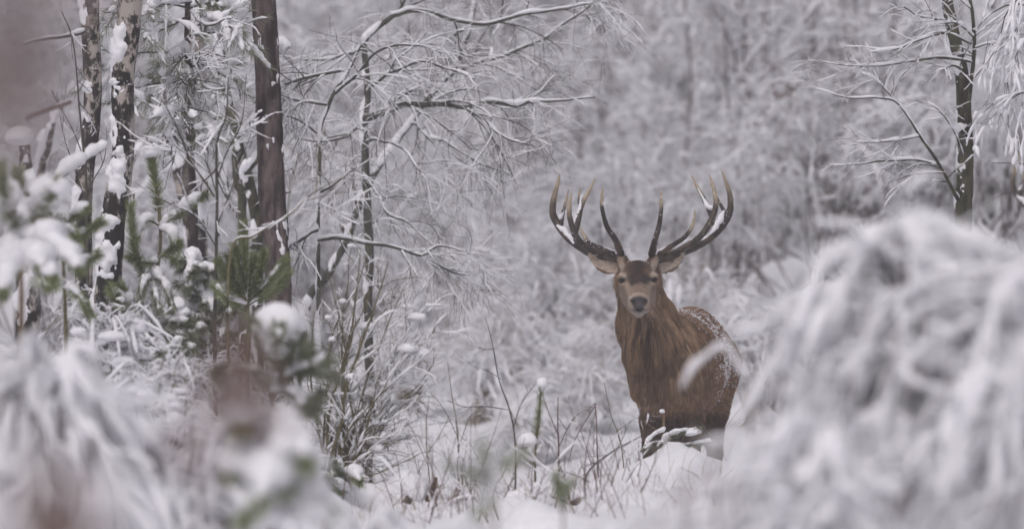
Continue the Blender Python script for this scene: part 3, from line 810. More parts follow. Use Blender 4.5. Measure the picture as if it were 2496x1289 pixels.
def arch_bush(name, label, cat, c, n, h, reach, seed, a=.03, wig=.15, squash=.95, flatb=(.5, .8), tw=8, twL=(.2, .5), mat='twig_dark', group=None, cap=.06, az=(0, 6.283), ks=7, lump=.25, tw2=0, drop=.6, droop=1.4, gap=.15, inner=None, core=None, jit=.15, dome=False):
    c = (c[0], c[1], gz(c[0], c[1]))
    root = thing(name, c, label, cat, group)
    P, Rr = arch_stems(c, n, h, reach, seed, az, drop=drop, jit=jit, **(dict(rlo=.55, flo=.8, hlo=.62) if dome else {}))
    mb = MB(); s = MB()
    tubes(mb, P, Rr, 4); snowline(s, P, Rr, a, 1., ks, 24, gap, .95, lump, .2, seed, 7, cap)
    stuff(mb.build("stems", M[mat], root)); stuff(s.build("stem_snow", M['snow'], root))
    T1 = grow(P, Rr, tw, twL, (.4, 1.2), droop, wig, 8, .55, .2, 1.)
    sets = [T1]
    if tw2: sets.append(grow(*T1, tw2, (twL[0]*.5, twL[1]*.5), (.4, 1.2), droop*.6, wig*1.3, 6, .6, .2, 1.))
    fine(root, sets, M[mat], k=3, a=a*.55, b=1., gap=gap+.08, ks=ks-1, cap=cap, seed=seed)
    if core:          # snow packed through the inside of the bush
        q = MB(); blob(q, np.array(c)+np.array([0, .05, core[2]]), core[:2]+(core[3],), seed, .35, 48, 30, 2.4, .9)
        q.build("snow_core", M['snow'], root)
    if inner:
        q = MB()
        r = np.random.default_rng(seed+5)
        for _ in range(inner[0]):
            p = np.array(c)+np.array([r.normal()*reach*.4, r.normal()*reach*.3, r.uniform(.1, .75)*h])
            rad = r.uniform(inner[1], inner[2]); blob(q, p, (rad*r.uniform(.8, 1.5), rad, rad*r.uniform(flatb[0], flatb[1])), r.uniform(0, 99), .3, 20, 12, 1.7, .6)
        stuff(q.build("snow_load", M['snow'], root))
    return root
def bush_copy(proto, label, x, y, rot, scl=1.0, zs=1.0, cat=None):
    o = copy_tree(proto); o.location = (x, y, gz(x, y)-.03); o.rotation_euler = (0, 0, rot); o.scale = (scl, scl, scl*zs)
    o["label"] = label
    return o
# ------------------------------------------------------------------ birches and trunks on the left
pA = down([(322, -40, 27.5, 62), (312, 90, 27.5, 58), (300, 200, 27.5, 56), (301, 300, 27.5, 54), (298, 400, 27.5, 54), (280, 500, 27.5, 60), (271, 620, 27.5, 60), (263, 705, 27.5, 62), (256, 790, 27.5, 64)])
P0, _ = smooth_poly(pA, 5)
birchA = thing("birch_tree", base_of(P0), "leaning birch trunk plastered with snow down its left side, nearest of the birches", "tree")
_, PA, RA = trunk(birchA, pA, M['birch'], 36, 260, .06, (40, 40, 30), snow=((-1, -.12, .1), .022, -.34, 17), seed=2)
for i, (x, y, r) in enumerate([(287, 200, 22), (304, 206, 15), (286, 374, 13), (262, 562, 15)]):
    b_ = blob(MB(), U(x, y, 27.46), (r/FPX*27.5, .026, r/FPX*27.5*.6), i*3.3, .65, 30, 18, 2.6, .9).build("snow_patch", M['snow'], birchA)
pB = down([(219, -40, 30.5, 46), (222, 100, 30.5, 45), (226, 200, 30.5, 44), (223, 300, 30.5, 44), (209, 400, 30.5, 45), (204, 475, 30.5, 44), (203, 560, 30.5, 42), (205, 690, 30.5, 44)])
P0, _ = smooth_poly(pB, 5)
birchB = thing("birch_tree", base_of(P0), "straight birch with pale flaking upper bark and black lower bark, left of the leaning one", "tree")
trunk(birchB, pB, M['birch'], 30, 220, .06, (40, 40, 30), snow=((-.8, -.3, .4), .018, -.55, 17), seed=11)
limb(birchB, [(203, 78, 30.4, 9), (150, 90, 30.2, 8), (100, 98, 30.0, 7), (60, 108, 29.8, 5)], M['bark_grey'], a=.004, seed=1)
pC = down([(505, -60, 37, 36), (485, 80, 37, 40), (462, 180, 37, 44), (448, 260, 37, 50), (441, 330, 37, 52), (447, 430, 37, 52), (466, 510, 37, 52), (481, 640, 37, 52)])
P0, _ = smooth_poly(pC, 5)
birchC = thing("birch_tree", base_of(P0), "hazy leaning birch half hidden behind the twigs, between leaning birch and pine trunk", "tree")
trunk(birchC, pC, M['birch'], 26, 150, .06, (40, 40, 30), snow=((-.5, -.3, .6), .02, -.3, 7), seed=23)
pD = down([(55, 310, 24, 22), (64, 420, 24, 34), (70, 600, 24, 56), (68, 760, 24, 62)])
P0, _ = smooth_poly(pD, 5)
birchD = thing("birch_tree", base_of(P0), "broken birch stub with a snow cap at the left edge of the picture", "tree")
trunk(birchD, pD, M['birch'], 28, 160, .07, (40, 40, 30), snow=((-.2, -.6, .5), .018, -.25, 16), seed=31)
snowball(birchD, 48, 338, 23.9, 34, 4)
limb(birchD, [(70, 296, 22, 13), (120, 272, 22, 12), (178, 243, 22, 10)], M['twig_red'], a=.003, b=.2, name="limb", seed=5)
limb(birchD, [(64, 470, 23.6, 26), (85, 455, 23.4, 22), (110, 390, 23.2, 18), (130, 330, 23, 14), (144, 278, 23, 6)], M['birch'], a=.03, b=.4, hmin=.02, seed=6, gap=.05, cap=.03)
limb(birchD, [(100, 480, 24.2, 14), (150, 428, 24.3, 13), (200, 400, 24.4, 12), (258, 363, 24.5, 7)], M['bark_grey'], a=.022, b=.4, seed=7, gap=.02)
# pine trunk
pE = down([(640, -40, 31.6, 60), (645, 60, 31.6, 60), (652, 200, 31.6, 61), (659, 320, 31.6, 64), (665, 500, 31.6, 65), (672, 600, 31.6, 64), (679, 745, 31.6, 64)])
P0, _ = smooth_poly(pE, 5)
pine = thing("pine_tree", base_of(P0), "tall bare reddish grey pine trunk standing left of centre", "tree")
trunk(pine, pE, M['bark_pine'], 48, 340, .13, (85, 85, 17), snow=((.7, -.4, .5), .010, -.95, 20), seed=41)
shoot(pine, [(690, 130, 32.6, 5), (665, 122, 32.5, 5), (640, 118, 32.4, 4), (622, 122, 32.3, 3)], 500, (.05, .08), .030, 1, .05, 'needle_far', cap=.05, seed=3, ang=(.6, 1.3))
shoot(pine, [(672, 130, 32.5, 4), (668, 165, 32.4, 3), (660, 195, 32.4, 2)], 160, (.05, .07), .012, 1, .2, 'needle_far', seed=8)
for i, (x, y) in enumerate([(690, 240), (698, 415), (692, 560), (688, 300), (696, 470)]):
    limb(pine, [(x-12, y+4, 32.9, 7), (x, y, 32.8, 6), (x+14, y-3, 32.7, 3)], M['bark_pine'], 10, 6, .004, .012, .3, .0, "stub", seed=i)
# thin mossy tree
pF = down([(520, -40, 35, 20), (527, 30, 35, 20), (532, 70, 35, 18), (545, 175, 35, 21), (551, 225, 35, 22), (570, 310, 35, 24), (590, 390, 35, 26), (608, 450, 35, 27), (622, 525, 35, 27), (627, 590, 35, 26)])
P0, _ = smooth_poly(pF, 5)
moss = thing("mossy_tree", base_of(P0), "slim green-barked tree curving down to the left of the pine trunk", "tree")
trunk(moss, pF, M['bark_green'], 18, 140, .08, snow=((-.5, -.5, .6), .016, -.25, 12), seed=51)
limb(moss, down([(566, 300, 35.2, 14), (574, 380, 35.2, 20), (582, 450, 35.2, 22), (592, 540, 35.2, 22)]), M['bark_green'], a=.004, seed=9)
limb(moss, [(600, 425, 35, 12), (625, 395, 34.8, 10), (640, 360, 34.6, 6)], M['bark_green'], a=.01, seed=10)
# ------------------------------------------------------------------ the spreading bare trees in the middle
def spreading():
    d = 34.5
    pts = down([(965, 35, d, 11), (945, 50, d, 13), (912, 75, d, 14), (889, 104, d, 15), (893, 170, d, 15), (896, 230, d, 17), (889, 290, d, 21), (890, 350, d, 19), (893, 475, d, 20), (900, 630, d, 22), (897, 735, d, 22)])
    P0, _ = smooth_poly(pts, 5)
    r = thing("bare_tree", base_of(P0), "bare tree with a long level snow-lined limb reaching right towards the antlers", "tree")
    o, P, Rr = trunk(r, pts, M['bark_grey'], 16, 150, .07, snow=((-.6, -.2, .8), .012, -.3, 12), seed=61)
    L = []
    Ls = [[(889, 290, d, 20), (920, 277, d-.1, 17), (960, 263, d-.2, 15), (1000, 257, d-.3, 14), (1050, 258, d-.3, 14), (1125, 260, d-.3, 12), (1200, 254, d-.3, 11), (1260, 264, d-.3, 9), (1300, 250, d-.3, 8), (1368, 247, d-.3, 5), (1450, 240, d-.3, 3)],
          [(958, 38, d, 11), (1030, 28, d, 10), (1090, 48, d, 9), (1190, 60, d, 8), (1275, 40, d, 7), (1375, 30, d, 5), (1450, 8, d, 3)],
          [(1138, 266, d-.3, 8), (1180, 300, d-.4, 7), (1232, 334, d-.5, 5), (1300, 350, d-.6, 3)],
          [(886, 340, d, 7), (925, 342, d-.2, 6), (970, 365, d-.4, 5), (1015, 400, d-.6, 4), (1044, 432, d-.7, 2)],
          [(893, 225, d, 8), (930, 190, d-.3, 7), (1010, 150, d-.5, 6), (1090, 165, d-.6, 5), (1160, 190, d-.7, 3)],
          [(890, 108, d, 9), (850, 130, d+.2, 8), (800, 150, d+.3, 6), (740, 148, d+.3, 4)],
          [(960, 36, d, 8), (985, 0, d, 7), (1000, -40, d, 6)],
          [(893, 420, d, 7), (940, 510, d-.3, 6), (1000, 545, d-.5, 4), (1060, 600, d-.6, 2)],
          [(890, 300, d, 8), (850, 330, d+.1, 7), (800, 345, d+.1, 5), (730, 330, d, 3)]]
    for i, q in enumerate(Ls):
        _, a, b = limb(r, q, M['bark_grey'], 60, 8, .05, .0036, .5, .2, seed=i*7+1); L.append((a, b))
    s1 = [grow(a, b, int(13 if i < 2 else 8), (.25, .75), (.4, 1.2), .5, .16, 10, .5, .1, 1., flat=.45) for i, (a, b) in enumerate(L)]
    s1 = (np.concatenate([q[0] for q in s1]), np.concatenate([q[1] for q in s1]))
    s2 = grow(*s1, 8, (.15, .55), (.4, 1.2), .75, .26, 9, .6, .1, 1., rmin=.0015)
    s3 = grow(*s2, 1, (.08, .30), (.4, 1.1), .5, .25, 7, .7, .2, 1., rmin=.0009)
    fine(r, [s1], M['twig_dark'], "branchlets", 5, .0022, .8, .33, seed=3)
    fine(r, [s2, s3], M['twig_dark'], "twigs", 3, .0014, .8, .40, ks=4, seed=4)
    # the second, slanting tree
    pts = down([(1165, -40, d+1, 9), (1148, 60, d+1, 10), (1120, 140, d+1, 11), (1105, 178, d+1, 11), (1045, 240, d+1, 12), (1000, 300, d+1, 13), (950, 365, d+1, 15), (906, 435, d+1, 16), (870, 515, d+1, 17), (848, 578, d+1, 18), (800, 670, d+1, 19), (745, 760, d+1, 20)], -40)
    P0, _ = smooth_poly(pts, 5)
    r2 = thing("bare_tree", base_of(P0), "slanting thin bare tree crossing behind the upright one, leaning right", "tree")
    o, P, Rr = trunk(r2, pts, M['bark_grey'], 14, 150, .07, snow=((-.6, -.2, .8), .014, .0, 12), seed=71)
    L = []
    for i, q in enumerate([[(1110, 175, d+1, 9), (1145, 160, d+.9, 9), (1200, 145, d+.8, 8), (1265, 120, d+.7, 7), (1335, 85, d+.6, 6), (1395, 45, d+.5, 5), (1450, 0, d+.5, 4)],
          [(1195, 148, d+.8, 6), (1199, 100, d+.9, 5), (1222, 50, d+1, 4), (1225, 0, d+1, 4)],
          [(905, 437, d+1, 7), (860, 430, d+1.1, 6), (820, 455, d+1.2, 4), (760, 460, d+1.2, 2)],
          [(1000, 300, d+1, 7), (1040, 330, d+.8, 6), (1100, 345, d+.6, 5), (1160, 395, d+.4, 3), (1250, 420, d+.3, 2)],
          [(1045, 240, d+1, 7), (1020, 190, d+1.1, 6), (960, 150, d+1.2, 4)],
          [(1150, 60, d+1, 6), (1080, 100, d+.9, 5), (1040, 110, d+.8, 4), (980, 112, d+.8, 3)]]):
        _, a, b = limb(r2, q, M['bark_grey'], 50, 7, .05, .0036, .5, .25, seed=i*5+90); L.append((a, b))
    s1 = [grow(a, b, 10, (.25, .7), (.4, 1.2), .5, .16, 10, .5, .1, 1., flat=.4) for a, b in L]
    s1 = (np.concatenate([q[0] for q in s1]), np.concatenate([q[1] for q in s1]))
    s2 = grow(*s1, 8, (.15, .52), (.4, 1.2), .8, .26, 9, .6, .1, 1., rmin=.0015)
    s3 = grow(*s2, 2, (.06, .22), (.4, 1.1), .5, .25, 6, .7, .2, 1., rmin=.0009)
    fine(r2, [s1], M['twig_dark'], "branchlets", 5, .0022, .8, .33, seed=13)
    fine(r2, [s2, s3], M['twig_dark'], "twigs", 3, .0014, .8, .40, ks=4, seed=14)
    # third: slim stem with crossing snowy boughs beside the pine trunk
    d = 32.6
    pts = down([(880, 110, d, 5), (850, 170, d, 7), (815, 225, d, 9), (800, 262, d, 9), (783, 312, d, 8), (780, 380, d, 8), (778, 450, d, 9), (776, 640, d, 10)])
    P0, _ = smooth_poly(pts, 5)
    r3 = thing("bare_tree", base_of(P0), "slim stem with drooping snowy boughs just right of the pine trunk", "tree")
    trunk(r3, pts, M['bark_grey'], 10, 110, .06, snow=((-.4, -.2, .9), .01, .0, 14), seed=81)
    L = []
    for i, q in enumerate([[(783, 330, d, 6), (740, 300, d, 5), (700, 285, d, 4), (660, 280, d, 2)], [(800, 262, d, 7), (760, 252, d-.1, 6), (715, 245, d-.2, 5), (685, 235, d-.3, 3)],
          [(815, 228, d, 7), (860, 200, d-.2, 7), (920, 125, d-.4, 6), (1010, 112, d-.5, 4), (1070, 125, d-.5, 2)],
          [(850, 172, d, 7), (770, 182, d, 8), (720, 195, d, 7), (692, 205, d, 5)],
          [(778, 470, d, 6), (830, 440, d-.2, 5), (870, 410, d-.3, 3)], [(776, 560, d, 8), (720, 592, d-.5, 10), (675, 601, d-.7, 11), (612, 600, d-.8, 8)],
          [(776, 585, d, 9), (815, 582, d-.2, 9), (880, 596, d-.3, 8), (950, 600, d-.4, 8), (1025, 620, d-.5, 6), (1070, 600, d-.5, 5), (1132, 612, d-.5, 2)],
          [(1000, 613, d-.4, 6), (1050, 640, d-.4, 5), (1100, 662, d-.4, 4), (1148, 668, d-.4, 2)]]):
        _, a, b = limb(r3, q, M['bark_grey'], 44, 7, .04, .0032, .42, .24, seed=i*5+130); L.append((a, b))
    s1 = [grow(a, b, 9, (.2, .55), (.4, 1.2), .6, .16, 10, .5, .1, 1., flat=.4) for a, b in L]
    s1 = (np.concatenate([q[0] for q in s1]), np.concatenate([q[1] for q in s1]))
    s2 = grow(*s1, 8, (.12, .45), (.4, 1.2), .8, .26, 8, .6, .1, 1., rmin=.0014)
    fine(r3, [s1], M['twig_dark'], "branchlets", 5, .0028, .9, .3, seed=23)
    fine(r3, [s2], M['twig_dark'], "twigs", 3, .0015, .8, .40, ks=4, seed=24)
spreading()
# ------------------------------------------------------------------ tree on the right
def right_tree():
    d = 32.0
    pts = down([(2306, -40, d, 29), (2308, 0, d, 29), (2320, 65, d, 30), (2332, 125, d, 31), (2345, 190, d, 34), (2350, 250, d, 36), (2352, 350, d, 38), (2350, 475, d, 42), (2347, 545, d, 43)])
    P0, _ = smooth_poly(pts, 5)
    r = thing("bare_tree", base_of(P0), "dark mossy trunk with snowy side branches on the right, above the bent snowy bush", "tree")
    trunk(r, pts, M['bark_green'], 26, 200, .08, (60, 60, 16), snow=((-1, -.1, .2), .010, -.48, 16), seed=91)
    L = []
    for i, q in enumerate([[(2352, 300, d-.1, 10), (2362, 240, d-.2, 10), (2372, 150, d-.3, 10), (2372, 75, d-.3, 9), (2362, 0, d-.3, 8), (2358, -40, d-.3, 8)],
        [(2335, 490, d-.1, 10), (2320, 463, d-.2, 9), (2295, 415, d-.3, 8), (2240, 330, d-.4, 6.5), (2190, 255, d-.5, 5), (2140, 240, d-.6, 4), (2060, 237, d-.7, 3), (1985, 215, d-.8, 1.5)],
        [(2370, 150, d-.3, 6), (2300, 142, d-.4, 7), (2225, 147, d-.5, 6), (2140, 162, d-.6, 4), (2060, 162, d-.7, 2.5), (2000, 150, d-.7, 1.5)],
        [(2367, 105, d-.3, 6), (2310, 82, d-.4, 6), (2250, 95, d-.5, 5), (2190, 120, d-.6, 4), (2120, 130, d-.7, 2)],
        [(2292, 402, d-.3, 5), (2225, 388, d-.4, 5), (2150, 392, d-.5, 4), (2085, 400, d-.5, 2.5), (2020, 402, d-.5, 1.5)],
        [(2240, 330, d-.4, 4), (2180, 342, d-.5, 4), (2125, 348, d-.6, 3), (2080, 345, d-.6, 1.5)],
        [(2302, 420, d-.3, 4), (2230, 425, d-.3, 4), (2165, 445, d-.3, 2)],
        [(2373, 122, d-.3, 6), (2415, 107, d-.4, 5), (2450, 107, d-.5, 4), (2490, 130, d-.5, 2)],
        [(2308, 52, d, 5), (2250, 42, d-.2, 4), (2205, 15, d-.3, 3)],
        [(2372, 90, d-.3, 5), (2335, 58, d-.5, 4), (2290, 55, d-.6, 2)],
        [(2345, 170, d-.2, 6), (2320, 160, d-.5, 5), (2300, 172, d-.7, 4)],
        [(2374, 190, d-.3, 4), (2400, 160, d-.4, 4), (2440, 150, d-.4, 2)],
        [(2190, 256, d-.5, 4), (2140, 200, d-.5, 3), (2100, 180, d-.5, 1.5)],
        [(2352, 400, d, 6), (2330, 330, d-.3, 4), (2290, 270, d-.5, 3), (2260, 250, d-.5, 2)]]):
        _, a, b = limb(r, q, M['bark_green'], 44, 7, .02, .0045, .5, .27, seed=i*5+230); L.append((a, b))
    s1 = [grow(a, b, 9, (.1, .4), (.4, 1.1), .25, .14, 9, .5, .15, 1., flat=.3) for a, b in L]
    s1 = (np.concatenate([q[0] for q in s1]), np.concatenate([q[1] for q in s1]))
    s2 = grow(*s1, 4, (.06, .2), (.4, 1.1), .3, .2, 7, .6, .1, 1., rmin=.0009)
    fine(r, [s1], M['twig_dark'], "branchlets", 5, .0032, .9, .4, seed=33)
    fine(r, [s2], M['twig_dark'], "twigs", 3, .0018, .8, .45, ks=4, seed=34)
    # snow hung twigs at the right edge
    d = 30.5
    pts = down([(2560, -60, d, 30), (2565, 300, d, 34), (2570, 700, d, 40)])
    P0, _ = smooth_poly(pts, 5)
    r = thing("weeping_birch", base_of(P0), "birch beyond the right edge, its hanging twigs thickly coated in snow", "tree")
    trunk(r, pts, M['birch'], 20, 60, .06, seed=95)
    LL = []
    for i, q in enumerate([[(2560, 60, d, 9), (2520, -10, d-.2, 7), (2475, -5, d-.3, 5), (2455, 60, d-.4, 3)], [(2562, 160, d, 8), (2520, 110, d-.2, 6), (2480, 120, d-.3, 4), (2462, 190, d-.3, 2)],
         [(2562, 40, d+.1, 8), (2510, 20, d, 6), (2485, 60, d-.2, 4), (2475, 160, d-.3, 2)], [(2565, 280, d, 7), (2525, 230, d-.2, 5), (2478, 230, d-.3, 4), (2445, 262, d-.3, 2)],
         [(2565, 500, d, 6), (2510, 465, d-.2, 4), (2450, 470, d-.3, 3), (2395, 500, d-.3, 1.5)], [(2565, 430, d, 5), (2500, 400, d-.2, 3), (2420, 395, d-.2, 2)]]):
        _, a, b = limb(r, q, M['twig_dark'], 36, 6, .02, .008, 1., .2, seed=i+300, snow=i < 4); 
        if i < 4: LL.append((a, b))
    s1 = [grow(a, b, 9, (.25, .6), (.5, 1.2), 2.6, .12, 12, .6, .1, 1.) for a, b in LL]
    s1 = (np.concatenate([q[0] for q in s1]), np.concatenate([q[1] for q in s1]))
    s2 = grow(*s1, 5, (.06, .2), (.3, .9), 1.2, .15, 7, .7, .1, 1., rmin=.001)
    mb = MB(); s = MB()
    for P, Rr in (s1, s2):
        tubes(mb, P, Rr, 4); snowline(s, P, Rr, .0065, 1.2, 6, 26, .40, 1., .4, -.3, 5, 22)
    o = stuff(mb.build("hanging_twigs", M['twig_dark'], r)); stuff(s.build("snow", M['snow'], o))
right_tree()
# ------------------------------------------------------------------ pines on the left
def root_at(px, d, name, label, cat):
    d = float(dm(d)); x = (px-1248)/FPX*d
    return thing(name, (x, d, gz(x, d)), label, cat)
def stem(root, pts, mat='twig_olive', **k):
    return limb(root, down(pts), M[mat], name="stem", snow=False, **k)
# crown of the snowy pine behind the birches
r = root_at(470, 31.5, "pine_tree", "snow-laden dark pine whose boughs fill the space between the birches", "tree")
stem(r, [(455, -60, 31.5, 14), (462, 150, 31.5, 16), (470, 420, 31.5, 18), (474, 640, 31.5, 20)], 'bark_pine')
prng = np.random.default_rng(5)
bough_px = [((462, 20), (400, 10), (345, 40)), ((462, 40), (420, 60), (350, 95)), ((465, 60), (520, 50), (590, 80)), ((462, 90), (430, 130), (380, 165)), ((465, 100), (510, 110), (560, 130)),
   ((464, 120), (420, 170), (365, 220)), ((466, 140), (520, 170), (580, 200)), ((466, 170), (440, 220), (400, 250)), ((467, 190), (500, 240), (545, 280)), ((463, 0), (430, -10), (390, -20)),
   ((466, 20), (500, 10), (545, 20)), ((468, 220), (430, 270), (360, 290)), ((468, 240), (500, 290), (520, 340)), ((466, 130), (480, 180), (490, 250)), ((464, 60), (445, 90), (420, 100)),
   ((466, 60), (500, 80), (535, 110)), ((468, 260), (450, 310), (420, 340)), ((466, 90), (560, 80), (612, 125)), ((466, 5), (350, 20), (255, 30)), ((466, 130), (330, 130), (250, 175)), ((467, 200), (340, 210), (262, 255))]
for i, b in enumerate(bough_px):
    if i in (4, 8, 13, 14, 15): continue
    dd = 31.4-prng.uniform(.0, .9)
    shoot(r, [(b[0][0], b[0][1], 31.5, 6), (b[1][0], b[1][1], (31.5+dd)/2, 5), (b[2][0], b[2][1], dd, 3)], 80, (.05, .08), .018, 1, .36, 'needle_far', "bough", .045, i*3, 7, .25, 'twig_dark', .55, (.45, 1.0), .0026, 1.0)
_tw = []
for i in range(9):
    x1, y1 = prng.uniform(345, 600), prng.uniform(40, 380)
    _, P, Rr = limb(r, [(466, y1-prng.uniform(10, 60), 31.4, 6), ((466+x1)/2, y1-prng.uniform(-20, 30), 31.0, 5), (x1, y1, 30.8, 3)], M['twig_dark'], 30, 6, .10, .004, .7, .35, "branch", seed=i+700); _tw.append((P, Rr))
_s1 = grow(np.concatenate([a for a, b in _tw]), np.concatenate([b for a, b in _tw]), 8, (.12, .4), (.5, 1.3), .3, .35, 9, .6, .15, 1., rmin=.0016)
fine(r, [_s1, grow(*_s1, 3, (.06, .2), (.5, 1.2), .2, .3, 6, .7, .2, 1., rmin=.0013)], M['twig_dark'], k=4, a=.003, b=.8, gap=.42, seed=77)
# young pine with arms of snow
r = root_at(378, 25.5, "young_pine", "young pine with upturned green shoots and thick snow along its arms, beside leaning birch", "tree")
d = 25.5
stem(r, [(370, 395, d, 4), (380, 460, d, 6), (388, 540, d, 8), (388, 610, d, 9), (376, 690, d, 11), (372, 760, d, 13)])
sp = dict(nd=520)
shoot(r, [(388, 545, d, 6), (384, 490, d, 5), (376, 430, d, 4), (370, 390, d, 3)], 700, a=.008, gap=.5, seed=1)
snowball(r, 365, 374, d, 22, 2)
shoot(r, [(390, 552, d, 6), (420, 530, d-.05, 5), (455, 505, d-.1, 4), (494, 478, d-.15, 3)], 560, a=.024, gap=.02, seed=2, cap=.05)
shoot(r, [(388, 550, d, 6), (362, 538, d-.1, 5), (340, 552, d-.15, 4), (330, 582, d-.2, 3)], 420, a=.022, gap=.02, seed=3)
shoot(r, [(392, 560, d, 6), (418, 572, d-.1, 5), (428, 600, d-.15, 4), (426, 632, d-.2, 3)], 420, a=.026, gap=.0, seed=4)
shoot(r, [(376, 690, d, 6), (345, 660, d-.2, 5), (325, 590, d-.25, 4), (320, 505, d-.25, 3)], 800, a=.006, gap=.55, seed=5)
shoot(r, [(384, 640, d, 6), (350, 640, d-.2, 5), (322, 625, d-.3, 3)], 500, a=.012, seed=6)
shoot(r, [(386, 630, d, 6), (410, 615, d-.3, 5), (432, 598, d-.4, 3)], 500, a=.008, gap=.5, seed=7)
shoot(r, [(372, 680, d, 6), (350, 690, d-.3, 5), (340, 745, d-.4, 3)], 420, a=.02, gap=.1, seed=8, mat='needle_far')
shoot(r, [(374, 672, d, 6), (400, 690, d-.3, 5), (418, 745, d-.4, 3)], 420, a=.014, gap=.2, seed=9, mat='needle_far')
shoot(r, [(374, 700, d, 6), (382, 720, d-.4, 4), (388, 755, d-.5, 3)], 380, a=.012, gap=.2, seed=10, mat='needle_far')
shoot(r, [(372, 740, d, 6), (330, 745, d-.3, 5), (285, 720, d-.4, 3)], 520, a=.020, gap=.2, seed=11, side=3)
shoot(r, [(372, 760, d, 6), (330, 800, d-.4, 5), (290, 820, d-.5, 3)], 520, a=.018, gap=.2, seed=12, side=4, mat='needle_far')
shoot(r, [(372, 770, d, 6), (420, 790, d-.3, 5), (460, 785, d-.4, 3)], 520, a=.020, gap=.15, seed=13, side=4, mat='needle_far')
snowball(r, 357, 800, d-.5, 20, 7); snowball(r, 375, 868, d-.6, 36, 8, sq=.5)
shoot(r, [(372, 800, d, 6), (400, 850, d-.5, 5), (420, 900, d-.6, 3)], 520, a=.02, gap=.1, seed=14, side=4, mat='needle_far')
shoot(r, [(372, 800, d, 6), (335, 880, d-.5, 5), (300, 930, d-.6, 3)], 520, a=.02, gap=.1, seed=15, side=4, mat='needle_far')
# bright green young pine in front of the pine trunk
r = root_at(606, 25, "young_pine", "young pine with fresh green fanned shoots in front of the pine trunk", "tree")
d = 25.0
stem(r, [(592, 580, d, 4), (596, 640, d, 6), (601, 700, d, 8), (606, 770, d, 10)])
for i, q in enumerate([[(600, 690, d, 5), (596, 630, d, 4), (592, 560, d, 3)], [(602, 735, d, 6), (570, 700, d-.1, 4), (537, 648, d-.15, 3)], [(602, 735, d, 6), (575, 680, d-.15, 4), (562, 635, d-.25, 3)],
    [(603, 740, d, 6), (640, 700, d-.1, 4), (690, 640, d-.1, 3)], [(603, 738, d, 6), (625, 680, d-.15, 4), (640, 628, d-.2, 3)], [(604, 745, d, 6), (655, 715, d+.1, 4), (695, 672, d+.15, 3)],
    [(602, 720, d, 5), (590, 660, d-.3, 4), (575, 610, d-.4, 3)], [(604, 745, d, 6), (560, 730, d, 4), (528, 700, d+.1, 3)], [(604, 730, d, 5), (612, 670, d-.3, 4), (618, 640, d-.35, 3)]]):
    shoot(r, q, 620, (.05, .075), a=.007, gap=.48, seed=i+40, wd=.0027, ang=(.35, .8))
# small pine left, with one green spray reaching right
r = root_at(50, 21, "young_pine", "out-of-focus young pine with fat snow-covered arms at the left edge", "tree")
d = 21.0
stem(r, [(52, 520, d, 6), (50, 620, d, 10), (50, 720, d, 12), (52, 830, d, 14)], 'wood_raw')
for i, q in enumerate([[(52, 575, d, 8), (30, 530, d-.1, 7), (14, 480, d-.2, 5), (4, 415, d-.2, 3)], [(54, 575, d, 8), (85, 530, d-.1, 7), (110, 490, d-.2, 5), (140, 452, d-.25, 3)], [(52, 560, d, 7), (48, 500, d+.1, 5), (46, 430, d+.1, 3)],
    [(54, 590, d, 8), (100, 590, d-.2, 7), (150, 610, d-.3, 5), (190, 655, d-.4, 3)], [(50, 600, d, 8), (20, 620, d-.2, 6), (-10, 660, d-.3, 3)], [(52, 640, d, 8), (90, 640, d-.4, 6), (125, 680, d-.5, 3)], [(52, 620, d, 8), (25, 660, d-.4, 6), (8, 710, d-.5, 3)]]):
    shoot(r, q, 560, (.05, .075), a=.030, gap=.0, seed=i+60, cap=.06, wd=.0028)
snowball(r, 150, 460, d-.25, 26, 3, sq=.95)
r = root_at(150, 23.4, "young_pine", "green pine spray behind the snow-armed young pine, left of leaning birch", "tree")
d = 23.4
stem(r, [(150, 520, d, 4), (152, 600, d, 7), (156, 780, d, 10)])
for i, q in enumerate([[(152, 560, d, 6), (175, 530, d-.1, 5), (212, 510, d-.2, 3)], [(152, 550, d, 6), (130, 535, d-.1, 4), (110, 520, d-.1, 3)], [(152, 560, d, 6), (180, 565, d-.2, 4), (195, 600, d-.3, 3)],
    [(153, 600, d, 6), (200, 570, d-.1, 5), (240, 545, d-.1, 3)], [(153, 640, d, 6), (200, 640, d-.1, 5), (232, 625, d-.1, 3)], [(154, 690, d, 6), (120, 700, d-.2, 5), (95, 690, d-.2, 3)], [(154, 700, d, 6), (190, 720, d-.2, 5), (215, 760, d-.2, 3)]]):
    shoot(r, q, 520, a=.014, gap=.28, seed=i+80)
# dull pine seen behind the twigs, centre left
r = root_at(480, 27.5, "young_pine", "dull green pine tangle under snow between leaning birch and bright young pine", "tree")
d = 27.5
stem(r, [(470, 640, d, 6), (472, 720, d, 8), (470, 860, d, 12)])
for i in range(15):
    a0 = prng.uniform(650, 880); sx = prng.uniform(-95, 110)
    shoot(r, [(471, a0, d, 6), (471+sx*.5, a0-prng.uniform(5, 25), d-.2, 5), (471+sx, a0+prng.uniform(-35, 30), d-.4, 3)], 320, a=.022, gap=.2, seed=i+100, side=4, mat='needle_far')
snowball(r, 430, 745, d-.4, 26, 5); snowball(r, 445, 760, d-.4, 20, 9)
